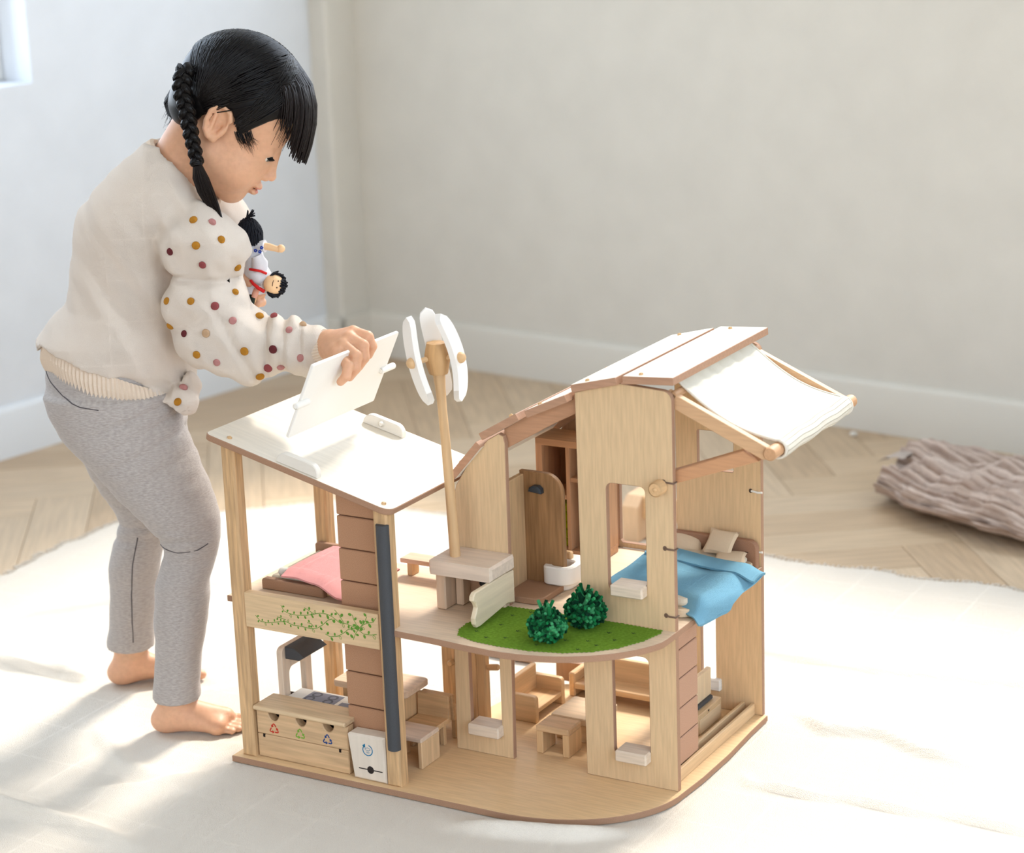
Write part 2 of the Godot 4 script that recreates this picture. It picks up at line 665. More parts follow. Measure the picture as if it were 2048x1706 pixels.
func make_rug() -> void:
	var root := thing("rug", "large creased off-white cotton blanket with a fringed edge spread on the floor", "blanket", Vector3(-60, -BOARD_TOP, 0))
	var f := FastNoiseLite.new()
	f.seed = 3
	f.frequency = 0.022
	f.fractal_octaves = 3
	var x0 := -159.0
	var x1 := 95.0
	var z0 := -101.0
	var z1 := 95.0
	var step := 0.9
	var nx := int((x1 - x0) / step)
	var nz := int((z1 - z0) / step)
	var pos := PackedVector3Array()
	for j in nz + 1:
		for i in nx + 1:
			var x := lerpf(x0, x1, float(i) / nx)
			var z := lerpf(z0, z1, float(j) / nz)
			var ex := x
			var ez := z
			if j < 6:
				ez += (2.0 * f.get_noise_2d(x * 2.0, 40.0) + 1.0 * f.get_noise_2d(x * 7.0, 90.0)) * (1.0 - j / 6.0) - (x + 60.0) * 0.02 * (1.0 - j / 6.0)
			if i < 6:
				ex += (2.0 * f.get_noise_2d(z * 2.0, 10.0) + 1.0 * f.get_noise_2d(z * 7.0, 9.0)) * (1.0 - i / 6.0)
			# the far left corner is folded in
			var cut := (ex + 159.0) + (ez + 101.0) * 1.15 - 34.0
			if cut < 0.0:
				ex -= cut * 0.55
				ez -= cut * 0.45
			pos.append(Vector3(ex, rug_height(ex, ez, f) - BOARD_TOP, ez))
	var nrm := PackedVector3Array()
	nrm.resize(pos.size())
	var idx := PackedInt32Array()
	for j in nz:
		for i in nx:
			var a := j * (nx + 1) + i
			var b := a + 1
			var c := a + nx + 1
			var d := c + 1
			idx.append_array([a, b, c, b, d, c])
	for j in nz + 1:
		for i in nx + 1:
			var a := pos[j * (nx + 1) + maxi(i - 1, 0)]
			var b := pos[j * (nx + 1) + mini(i + 1, nx)]
			var c := pos[maxi(j - 1, 0) * (nx + 1) + i]
			var d := pos[mini(j + 1, nz) * (nx + 1) + i]
			nrm[j * (nx + 1) + i] = (d - c).cross(b - a).normalized()
	var pv := PackedVector3Array()
	for p in pos:
		pv.append(V(p))
	var arr: Array = []
	arr.resize(Mesh.ARRAY_MAX)
	arr[Mesh.ARRAY_VERTEX] = pv
	arr[Mesh.ARRAY_NORMAL] = nrm
	arr[Mesh.ARRAY_INDEX] = idx
	var m := ArrayMesh.new()
	m.add_surface_from_arrays(Mesh.PRIMITIVE_TRIANGLES, arr)
	var weave := tex_mat("weave", Color(0.925, 0.89, 0.835), 0.95, noise_tex(0.12, 0.93, 1.0, 41, 3), Vector3(9, 9, 9), 0.16, noise_tex(0.16, 0.0, 1.0, 43, 3), 0.1)
	m.surface_set_material(0, weave)
	put("cloth", m, root)
	var fr := S()
	for i in nx + 1:
		for q in 2:
			var p := pos[i] if q == 0 else pos[mini(i, nz) * (nx + 1)]
			for k in 2:
				var dir := Vector3(rng.randf_range(-0.6, 0.6), 0, -1) if q == 0 else Vector3(-1, 0, rng.randf_range(-0.6, 0.6))
				var e := p + dir * rng.randf_range(0.8, 2.4)
				e.y = -BOARD_TOP + 0.12
				tube(fr, [p + Vector3(0, 0.02, 0), p.lerp(e, 0.5) + Vector3(0, 0.15, 0), e], [0.12, 0.11, 0.05], 4, false)
	var o := part("fringe", [fr, weave], root)
	o.set_meta("kind", "stuff")

# ---------------------------------------------------------------- the toy house
var MAPLE := Color(0.855, 0.735, 0.575)
var BEECH := Color(0.86, 0.705, 0.52)
var CORE := Color(0.70, 0.545, 0.435)
var BRICK := Color(0.76, 0.575, 0.44)
var PAINT := Color(0.90, 0.875, 0.83)
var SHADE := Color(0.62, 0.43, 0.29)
var SLATE := Color(0.29, 0.295, 0.305)

func edge(axis := 0) -> StandardMaterial3D:
	return fibre(CORE)

func hole(x0: float, y0: float, x1: float, y1: float, r := 0.9) -> PackedVector2Array:
	return rrect(x0, y0, x1, y1, [r, r, r, r], 4)

func front_curve() -> PackedVector2Array:
	var p := PackedVector2Array()
	for i in 19:
		var a := PI / 2 * i / 18.0
		p.append(Vector2(-20.0 + 20.7 * sin(a), 16.7 * cos(a)))
	return p

const ROOF_K := 0.2548
func roof_y(x: float) -> float:
	return 50.25 - ROOF_K * (x + 66.8)

func make_house() -> void:
	var at := Vector3(-33, -1.0, -7)
	var h := thing("dollhouse", "two-storey open wooden dollhouse with slatted roof, sloping left roof and cloth awning", "dollhouse", at)
	var face_y := wood(MAPLE, 1)
	var face_x := wood(MAPLE, 0)
	var face_z := wood(MAPLE, 2)
	var beech_y := wood(BEECH, 1, 16.0, 0.78)
	var e := edge()
	# base board
	var base := PackedVector2Array([Vector2(-66.2, 16.7)])
	base.append_array(front_curve())
	for p in [Vector2(1.1, -6), Vector2(1.15, -15), Vector2(0.7, -24), Vector2(0.6, -30.6), Vector2(-31, -30.6), Vector2(-34.5, -28.5), Vector2(-37.5, -24.5), Vector2(-39.5, -19.5), Vector2(-40.2, -15), Vector2(-40.5, -11), Vector2(-66.2, -11)]:
		base.append(p)
	var f := S()
	var g := S()
	yplate(f, g, base, [], -0.95, 0.0, 0.06)
	part("base_board", [f, wood(Color(0.90, 0.765, 0.585), 0), g, e], h)
	# upper floor
	var up := PackedVector2Array([Vector2(-67.6, 13.2), Vector2(-37.2, 13.2), Vector2(-36.9, 15.6), Vector2(-30.4, 15.9), Vector2(-24.9, 16.4)])
	for p in front_curve():
		if p.x > -24:
			up.append(Vector2(minf(p.x, 0.1), p.y))
	for p in [Vector2(0.1, -30.0), Vector2(-33, -30.0), Vector2(-36.5, -26), Vector2(-39, -18), Vector2(-40, -9.6), Vector2(-67.6, -9.6)]:
		up.append(p)
	f = S()
	g = S()
	yplate(f, g, up, [], 23.25, 24.2, 0.06)
	part("upper_floor", [f, wood(Color(0.895, 0.80, 0.69), 0), g, e], h)
	# posts of the left block, their tops cut to the roof
	for q in [[-64.95, 13.4], [-39.1, 13.4], [-65.0, -8.9]]:
		f = S()
		zplate(f, f, [Vector2(q[0], 0), Vector2(q[0] + 2.35, 0), Vector2(q[0] + 2.35, roof_y(q[0] + 2.35) - 1.0), Vector2(q[0], roof_y(q[0]) - 1.0)], [], q[1], q[1] + 2.35, 0.28)
		part("post", [f, beech_y], h)
	# the wide plank at the back of the middle, with its small lever
	f = S()
	box(f, Vector3(-45.0, 0, -11.0), Vector3(-38.7, 23.2, -9.9), 0.12)
	part("rear_plank", [f, beech_y], h)
	f = S()
	box(f, Vector3(-38.7, 0, -11.3), Vector3(-37.2, 23.2, -9.7), 0.15)
	part("post", [f, wood(BEECH, 1, 10.0, 0.84)], h)
	f = S()
	rod(f, Vector3(-37.0, 9.1, -10.4), Vector3(-35.0, 9.5, -10.2), 0.5)
	part("lever", [f, wood(BEECH, 0)], h)
	f = S()
	rod(f, Vector3(-43.0, 9.2, -9.9), Vector3(-43.0, 9.2, -9.0), 0.5)
	part("lever", [f, wood(BEECH, 0)], h)
	# panel between the posts with the printed vine
	f = S()
	box(f, Vector3(-62.6, 20.85, 14.2), Vector3(-39.15, 26.2, 15.65), 0.08)
	var vb := part("vine_board", [f, face_x], h)
	vine(vb)
	# columns of brick boards
	var ys := [0.1, 5.0, 10.2, 15.5, 20.2, 24.5, 29.45, 34.35, 39.3, 44.4]
	for i in ys.size() - 1:
		f = S()
		box(f, Vector3(-47.1, ys[i] + 0.1, 11.7), Vector3(-38.6, minf(ys[i + 1] - 0.1, 42.6), 13.0), 0.12)
		part("brick", [f, fibre(BRICK)], h)
	ys = [1.9, 6.15, 10.65, 15.2, 19.6, 23.1]
	for i in ys.size() - 1:
		f = S()
		box(f, Vector3(-3.0, ys[i] + 0.08, -10.6), Vector3(-1.75, ys[i + 1] - 0.08, -0.95), 0.1)
		part("brick", [f, fibre(Color(0.78, 0.61, 0.50))], h)
	# drain pipe: a half-round dark bar
	f = S()
	var pipe := PackedVector2Array()
	for i in 13:
		var a := PI * i / 12.0
		pipe.append(Vector2(-37.5 - 0.98 * cos(a), 15.7 + 0.95 * sin(a)))
	pipe.append(Vector2(-36.52, 15.5))
	pipe.append(Vector2(-38.48, 15.5))
	f = S()
	yplate(f, f, pipe, [], 5.9, 39.9, 0.05)
	part("drain_pipe", [f, tex_mat("slate", SLATE, 0.6, noise_tex(0.11, 0.85, 1.0, 9, 3), Vector3(10, 10, 10))], h, "dark grey half-round drain pipe")
	roofs(h)
	# tower front with two windows
	var tower := PackedVector2Array([Vector2(-14.65, 0), Vector2(0.0, 0)])
	for i in 6:
		var a := PI / 2 * i / 5.0
		tower.append(Vector2(-1.4 + 1.4 * cos(a), 57.4 + 1.4 * sin(a)))
	tower.append(Vector2(-8.0, 59.2))
	tower.append(Vector2(-14.9, 57.3))
	f = S()
	g = S()
	zplate(f, g, tower, [hole(-10.35, 29.0, -4.35, 44.75), hole(-10.1, 3.95, -4.35, 19.6)], -0.9, 0.0, 0.08)
	part("tower_panel", [f, face_y, g, e], h)
	# left front panel: straight below, curved above
	f = S()
	g = S()
	var curved := PackedVector2Array([Vector2(-36.7, 0), Vector2(-26.9, 0), Vector2(-26.5, 24.0), Vector2(-26.35, 48.6), Vector2(-26.6, 49.7), Vector2(-27.4, 50.0), Vector2(-29.2, 48.9), Vector2(-31.0, 47.0), Vector2(-33.2, 44.1), Vector2(-34.8, 41.5), Vector2(-35.6, 39.0), Vector2(-36.0, 35.0), Vector2(-36.3, 24.0)])
	zplate(f, g, curved, [hole(-34.0, 3.3, -28.75, 19.8)], -0.9, 0.0, 0.08)
	part("front_panel", [f, face_y, g, e], h)
	# back of the house
	f = S()
	g = S()
	var back := PackedVector2Array()
	for p in curved:
		back.append(p + (Vector2(2.7, 0) if p.x > -30 else Vector2(0.6, 0)))
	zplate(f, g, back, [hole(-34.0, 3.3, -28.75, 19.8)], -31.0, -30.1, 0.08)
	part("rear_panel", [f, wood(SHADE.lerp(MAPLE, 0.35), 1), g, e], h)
	f = S()
	g = S()
	var tower_back := PackedVector2Array()
	for p in tower:
		tower_back.append(p + (Vector2(0.8, 0) if p.x < -12 else Vector2(0, 0)))
	zplate(f, g, tower_back, [hole(-10.4, 38.5, -4.5, 44.6, 0.3), hole(-10.2, 3.5, -7.75, 19.6, 0.6)], -31.0, -30.1, 0.08)
	part("rear_panel", [f, wood(Color(0.875, 0.735, 0.56), 1), g, e], h)
	f = S()
	g = S()
	zplate(f, g, [Vector2(-24.4, 24.2), Vector2(-13.7, 24.2), Vector2(-13.7, 25.0), Vector2(-23.4, 25.0), Vector2(-24.0, 25.6), Vector2(-24.0, 52), Vector2(-24.4, 52)], [], -31.0, -30.1, 0.05)
	part("rear_frame", [f, face_y, g, e], h)
	f = S()
	ball(f, Vector3(-24.6, 28.8, -29.6), Vector3(0.45, 0.45, 0.45))
	part("bolt", [f, plain(Color(0.08, 0.08, 0.08), 0.35)], h, "black bolt head")
	# rafter behind the front panels
	f = S()
	zplate(f, f, [Vector2(-26.9, 47.5), Vector2(-19.2, 51.9), Vector2(-14.0, 54.6), Vector2(-14.0, 57.4), Vector2(-16.4, 56.2), Vector2(-23.5, 52.6), Vector2(-27.0, 50.5)], [], -2.1, -1.0, 0.1)
	part("rafter", [f, wood(Color(0.74, 0.56, 0.43), 0)], h)
	f = S()
	zplate(f, f, [Vector2(-35.0, 41.5), Vector2(-26.5, 47.5), Vector2(-14.0, 54.6), Vector2(-14.0, 57.4), Vector2(-16.4, 56.2), Vector2(-23.5, 52.6), Vector2(-29.4, 48.8), Vector2(-35.4, 43.0)], [], -30.0, -28.9, 0.1)
	part("rafter", [f, wood(Color(0.74, 0.56, 0.43), 0)], h)
	# window sills
	for q in [[-9.4, -4.35, 28.7, 30.4], [-9.3, -4.3, 3.6, 5.35], [-33.8, -28.5, 3.3, 5.1]]:
		f = S()
		box(f, Vector3(q[0], q[2], -1.9), Vector3(q[1], q[3], 1.6), 0.22)
		part("window_sill", [f, wood(Color(0.87, 0.80, 0.715), 0)], h)
	f = S()
	box(f, Vector3(-10.2, 3.0, -31.8), Vector3(-6.8, 5.0, -29.4), 0.2)
	part("window_sill", [f, wood(PAINT, 0)], h)
	# knob, cord holes and hooks
	f = S()
	rod(f, Vector3(-1.9, 45.2, 0.0), Vector3(-1.9, 45.2, 1.9), 1.08, 20, 0.2)
	ball(f, Vector3(-1.9, 45.2, 1.9), Vector3(0.32, 0.32, 0.16))
	part("knob", [f, wood(BEECH, 2)], h)
	for y in [45.9, 36.3, 26.45]:
		f = S()
		disc(f, Vector3(-1.45, y, 0.02), Vector3(0.32, 0, 0), Vector3(0, 0.36, 0), Vector3.BACK, 12)
		tube(f, [Vector3(-1.4, y, 0.02), Vector3(-0.9, y - 0.05, 0.15), Vector3(0.05, y - 0.1, 0.05), Vector3(0.1, y - 0.1, -0.9)], [0.13, 0.13, 0.13, 0.13], 6)
		part("hook", [f, plain(Color(0.42, 0.33, 0.27), 0.6)], h)
	for q in [[36.0, -30.06], [26.6, -30.06]]:
		f = S()
		disc(f, Vector3(-1.7, q[0], q[1]), Vector3(0.3, 0, 0), Vector3(0, 0.34, 0), Vector3.BACK, 12)
		part("hook", [f, plain(Color(0.3, 0.22, 0.17), 0.6)], h)
		f = S()
		tube(f, [Vector3(-1.6, q[0], q[1]), Vector3(-0.6, q[0] - 0.1, q[1] + 0.15), Vector3(0.2, q[0] - 0.1, q[1] + 0.02)], [0.16, 0.16, 0.16], 6)
		part("hook", [f, plain(Color(0.9, 0.88, 0.84), 0.6)], h)
	# sliding door track on the right
	for x in [-1.75, -3.4]:
		f = S()
		box(f, Vector3(x, 0, -29.9), Vector3(x + 0.55, 1.95, -1.0), 0.08)
		part("track_rail", [f, wood(Color(0.86, 0.73, 0.565), 2)], h)
	awning(h)

func vine(board: Node3D) -> void:
	var z := 15.66
	var stems := [
		[Vector2(-60.71, 22.88), Vector2(-59.9, 22.08), Vector2(-58.55, 22.03), Vector2(-56.4, 22.53), Vector2(-55.24, 22.71), Vector2(-54.12, 22.38), Vector2(-52.41, 22.39), Vector2(-50.91, 22.29), Vector2(-49.76, 22.55), Vector2(-48.78, 23.2), Vector2(-47.78, 24.09), Vector2(-47.02, 24.37)],
		[Vector2(-56.0, 25.17), Vector2(-55.49, 24.33), Vector2(-54.56, 24.06), Vector2(-53.23, 24.01), Vector2(-51.51, 24.27), Vector2(-50.17, 24.64), Vector2(-49.02, 24.97), Vector2(-47.9, 24.98), Vector2(-46.99, 24.71), Vector2(-45.93, 24.05), Vector2(-44.64, 24.0), Vector2(-43.55, 23.76), Vector2(-42.65, 23.41)],
		[Vector2(-48.41, 21.86), Vector2(-47.59, 21.57), Vector2(-46.26, 21.86), Vector2(-45.3, 22.42), Vector2(-44.32, 23.23), Vector2(-43.2, 23.49), Vector2(-42.65, 23.41)],
		[Vector2(-43.59, 21.71), Vector2(-43.16, 22.67), Vector2(-42.65, 23.41), Vector2(-42.06, 24.07), Vector2(-41.11, 24.62), Vector2(-39.99, 24.95), Vector2(-39.49, 25.68)],
		[Vector2(-42.65, 23.41), Vector2(-41.77, 22.89), Vector2(-40.49, 22.93), Vector2(-39.5, 23.18)],
		[Vector2(-50.32, 22.63), Vector2(-50.85, 23.13), Vector2(-51.51, 23.11)], [Vector2(-55.22, 22.96), Vector2(-56.16, 23.15), Vector2(-56.82, 23.22)], [Vector2(-50.17, 24.64), Vector2(-51.08, 25.08), Vector2(-51.81, 25.38)],
		[Vector2(-45.0, 24.03), Vector2(-45.85, 25.21), Vector2(-46.54, 25.84)], [Vector2(-42.71, 23.89), Vector2(-43.29, 24.78), Vector2(-43.52, 25.56)], [Vector2(-42.06, 24.07), Vector2(-41.47, 24.73), Vector2(-41.04, 25.61)],
	]
	var st := S()
	for s in stems:
		var c := Curve2D.new()
		for i in s.size():
			var t: Vector2 = (s[mini(i + 1, s.size() - 1)] - s[maxi(i - 1, 0)]) / 6.0
			c.add_point(s[i], -t, t)
		var pts := []
		var total := c.get_baked_length()
		var n := int(total / 0.18) + 2
		for i in n:
			var p := c.sample_baked(total * i / (n - 1))
			pts.append(Vector3(p.x, p.y, z))
		line(st, pts, 0.1, Vector3.BACK)
		var k := 0
		var d := 0.25
		while d < total:
			var p := c.sample_baked(d)
			var q := c.sample_baked(minf(d + 0.05, total))
			var t := (q - p).normalized() if q != p else Vector2.RIGHT
			var side := 1.0 if k % 2 == 0 else -1.0
			var nrm := Vector2(-t.y, t.x) * side
			var big := clampf((p.x + 64.0) / 22.0, 0.3, 1.0)
			var l := (nrm + t * 0.35).normalized()
			var len := 0.14 + 0.17 * big * (0.75 + 0.5 * rng.randf())
			var m := p + l * (len + 0.1)
			if m.x < -39.4 and m.y > 21.05 and m.y < 26.0:
				if k % 7 == 3:
					var ring := []
					for a in 12:
						var an := TAU * a / 12
						var o := l * cos(an) * len + Vector2(-l.y, l.x) * sin(an) * len * 0.6
						ring.append(Vector3(m.x + o.x, m.y + o.y, z))
					line(st, ring, 0.08, Vector3.BACK, true)
				else:
					disc(st, Vector3(m.x, m.y, z + 0.004 + 0.0007 * (k % 9) + 0.0009 * stems.find(s)), Vector3(l.x, l.y, 0) * len, Vector3(-l.y, l.x, 0) * len * 0.68, Vector3.BACK)
			d += 0.48 + 0.32 * big
			k += 1
	part("vine_print", [st, plain(Color(0.33, 0.53, 0.16), 0.7)], board, "green printed trailing vine")

func roofs(h: Node3D) -> void:
	var white := wood(Color(0.90, 0.865, 0.80), 0, 10.0, 0.93)
	var whitez := wood(Color(0.90, 0.865, 0.80), 2, 10.0, 0.93)
	var e := edge()
	# left roof: one sloping board
	var ax := Vector3(1, -ROOF_K, 0).normalized()
	var up := Vector3(ROOF_K, 1, 0).normalized()
	var o := Vector3(-66.9, 50.27, 0)
	var L := 31.3 / ax.x
	var f := S()
	var g := S()
	plate(f, g, rrect(0, -9.4, L, 16.6, [1.0, 1.0, 1.6, 1.0], 5), [], o, ax, Vector3.BACK, up, -0.95, 0.0, 0.1)
	part("left_roof", [f, white, g, e], h)
	for p in [[-63.6, 15.0], [-37.4, 15.2]]:
		f = S()
		var c := Vector3(p[0], roof_y(p[0]), p[1])
		tube(f, [c - up * 0.1, c + up * 0.15, c + up * 0.28], [0.4, 0.38, 0.2], 8)
		part("dowel_end", [f, wood(BEECH, 1)], h)
	# white blocks that hold the panel
	for z in [[15.0, 16.1], [-7.5, -6.4]]:
		f = S()
		var c := Vector3(-51.35, roof_y(-51.35), 0)
		var prof := rrect(-3.6, 0, 3.6, 1.75, [0, 0, 1.5, 1.5], 6)
		plate(f, f, prof, [], c, ax, up, Vector3.BACK, z[0], z[1], 0.12)
		if z[0] < 0:
			rod(f, c + up * 1.1 + Vector3(-0.2, 0, -6.9), c + up * 1.1 + Vector3(-0.2, 0, -5.9), 0.42, 12)
		part("mount_block", [f, wood(PAINT, 0, 8.0, 0.95)], h, "white rounded block on the left roof")
	# the long roof boards, from the tower down to the left
	var bs := [[Vector2(-6.9, 60.55), Vector2(0.7, 61.0)], [Vector2(-15.0, 58.55), Vector2(-8.0, 60.25)], [Vector2(-22.45, 54.1), Vector2(-16.0, 57.0)], [Vector2(-30.05, 50.0), Vector2(-23.9, 53.55)], [Vector2(-35.3, 43.35), Vector2(-30.55, 48.75)]]
	for i in bs.size():
		var a: Vector2 = bs[i][0]
		var b: Vector2 = bs[i][1]
		var d := (b - a).normalized()
		var dx := Vector3(d.x, d.y, 0)
		var dn := Vector3(-d.y, d.x, 0)
		f = S()
		g = S()
		plate(f, g, PackedVector2Array([Vector2(0, -31.3), Vector2(a.distance_to(b), -31.3), Vector2(a.distance_to(b), 1.0), Vector2(0, 1.0)]), [], Vector3(a.x, a.y, 0), dx, Vector3.BACK, dn, -1.1, 0.0, 0.07)
		part("roof_board", [f, whitez, g, wood(Color(0.72, 0.56, 0.45), 0)], h)
		for z in [-0.2, -29.8]:
			f = S()
			var t := 0.78 if i == 3 else 0.3
			var c := Vector3(lerpf(a.x, b.x, t), lerpf(a.y, b.y, t), z)
			tube(f, [c - dn * 0.2, c + dn * 0.16, c + dn * 0.3], [0.34, 0.32, 0.18], 8)
			part("dowel_end", [f, wood(BEECH, 1)], h)

func awning(h: Node3D) -> void:
	var bw := wood(Color(0.83, 0.67, 0.51), 0)
	for z in [[-2.2, -1.0], [-30.0, -28.8]]:
		var f := S()
		var a := Vector2(-1.5, 57.7)
		var b := Vector2(12.9, 51.3)
		var d := (b - a).normalized()
		var prof := PackedVector2Array()
		for i in 9:
			var t := -PI / 2 + PI * i / 8.0
			prof.append(Vector2(a.distance_to(b) + 0.95 * cos(t), 0.95 * sin(t)))
		prof.append(Vector2(0, 0.95))
		prof.append(Vector2(0, -0.95))
		plate(f, f, prof, [], Vector3(a.x, a.y, 0), Vector3(d.x, d.y, 0), Vector3(-d.y, d.x, 0), Vector3.BACK, z[0], z[1], 0.08)
		part("awning_arm", [f, bw], h)
	var f := S()
	f = S()
	zplate(f, f, [Vector2(-1.6, 44.9), Vector2(0.0, 45.5), Vector2(12.0, 49.9), Vector2(9.8, 51.2), Vector2(-0.0, 47.4), Vector2(-1.6, 46.8)], [], -3.6, -1.3, 0.12)
	part("awning_brace", [f, wood(Color(0.80, 0.60, 0.44), 0)], h)
	f = S()
	rod(f, Vector3(13.9, 51.3, -30.8), Vector3(13.9, 51.3, -0.7), 0.95, 16, 0.12)
	part("awning_rod", [f, wood(Color(0.80, 0.62, 0.46), 2)], h)
	f = S()
	rod(f, Vector3(-0.3, 58.0, -29.9), Vector3(-0.3, 58.0, -1.0), 0.55, 12)
	part("awning_rod", [f, wood(Color(0.80, 0.62, 0.46), 2)], h)
	# the cloth: from under the cap, sagging to the outer rod and lapped round it
	var prof := []
	for i in 15:
		var t := i / 14.0
		prof.append(Vector2(lerpf(-0.9, 13.6, t), lerpf(59.5, 52.5, t) - 1.5 * sin(PI * t)))
	for i in 8:
		var an := PI * 0.45 - PI * 1.1 * i / 7.0
		prof.append(Vector2(13.9 + 1.25 * cos(an), 51.3 + 1.25 * sin(an)))
	prof.append(Vector2(12.9, 50.7))
	var n := 44
	f = S()
	var P := func(i: int, k: int) -> Vector3:
		var t := float(k) / n
		var z := lerpf(-27.6, -3.8, t)
		var q: Vector2 = prof[i]
		var s := float(i) / prof.size()
		var w := 0.16 * sin(t * 41.0 + s * 2.0) * exp(-s * 3.0) + 0.10 * sin(t * 17.0 + 1.0)
		var hang := 0.35 * sin(t * 9.0 + 0.5) * smoothstep(0.75, 1.0, s)
		return Vector3(q.x, q.y + w - hang * 0.6, z - 0.4 * sin(s * 3.0) * (t - 0.5))
	for i in prof.size() - 1:
		for k in n:
			var a: Vector3 = P.call(i, k)
			var b: Vector3 = P.call(i + 1, k)
			var c: Vector3 = P.call(i + 1, k + 1)
			var d: Vector3 = P.call(i, k + 1)
			var nn := (b - a).cross(d - a).normalized()
			if nn.y < 0 and i < 14:
				nn = -nn
			for lay in [0.0, -0.14]:
				var q: Vector3 = nn * lay
				quad(f, a + q, b + q, c + q, d + q, nn if lay == 0.0 else -nn)
	var cm := tex_mat("canvas", Color(0.91, 0.885, 0.825), 0.9, noise_tex(0.12, 0.95, 1.0, 41, 3), Vector3(14, 14, 14), 0.05, noise_tex(0.16, 0.0, 1.0, 43, 3), 0.1)
	cm.backlight_enabled = true
	cm.backlight = Color(0.35, 0.33, 0.29)
	part("awning_cloth", [f, cm], h, "cream cotton awning cloth")
	for z in [-3.6, -27.8]:
		f = S()
		var pts := []
		for i in prof.size():
			pts.append(Vector3(prof[i].x, prof[i].y, z))
		tube(f, pts, range(pts.size()).map(func(_i): return 0.22), 6)
		part("awning_hem", [f, cm], h)

# ---------------------------------------------------------------- toy furniture
func pale(axis := 0) -> StandardMaterial3D:
	return wood(Color(0.87, 0.745, 0.585), axis, 12.0, 0.86)

func simple(layer: SurfaceTool, called: String, parent: Node3D, m: Material, label := "") -> MeshInstance3D:
	return part(called, [layer, m], parent, label)

func recycle(st: SurfaceTool, c: Vector3, r: float) -> void:
	for k in 3:
		var vs := []
		for j in 3:
			var a := PI / 2 + TAU * (k + j) / 3.0
			vs.append(c + Vector3(cos(a), sin(a), 0) * r)
		var p0: Vector3 = vs[0].lerp(vs[2], 0.42)
		var p3: Vector3 = vs[0].lerp(vs[1], 0.30)
		line(st, [p0, vs[0].lerp(vs[2], 0.16), vs[0] * 0.86 + c * 0.14, vs[0].lerp(vs[1], 0.16), p3], r * 0.2, Vector3.BACK)
		var d: Vector3 = (vs[1] - vs[0]).normalized()
		var s := Vector3(-d.y, d.x, 0)
		tri(st, p3 + s * r * 0.28, p3 - s * r * 0.28, p3 + d * r * 0.42, Vector3.BACK, Vector3.BACK, Vector3.BACK)

func make_furniture() -> void:
	kitchen()
	dining()
	living()
	upstairs()

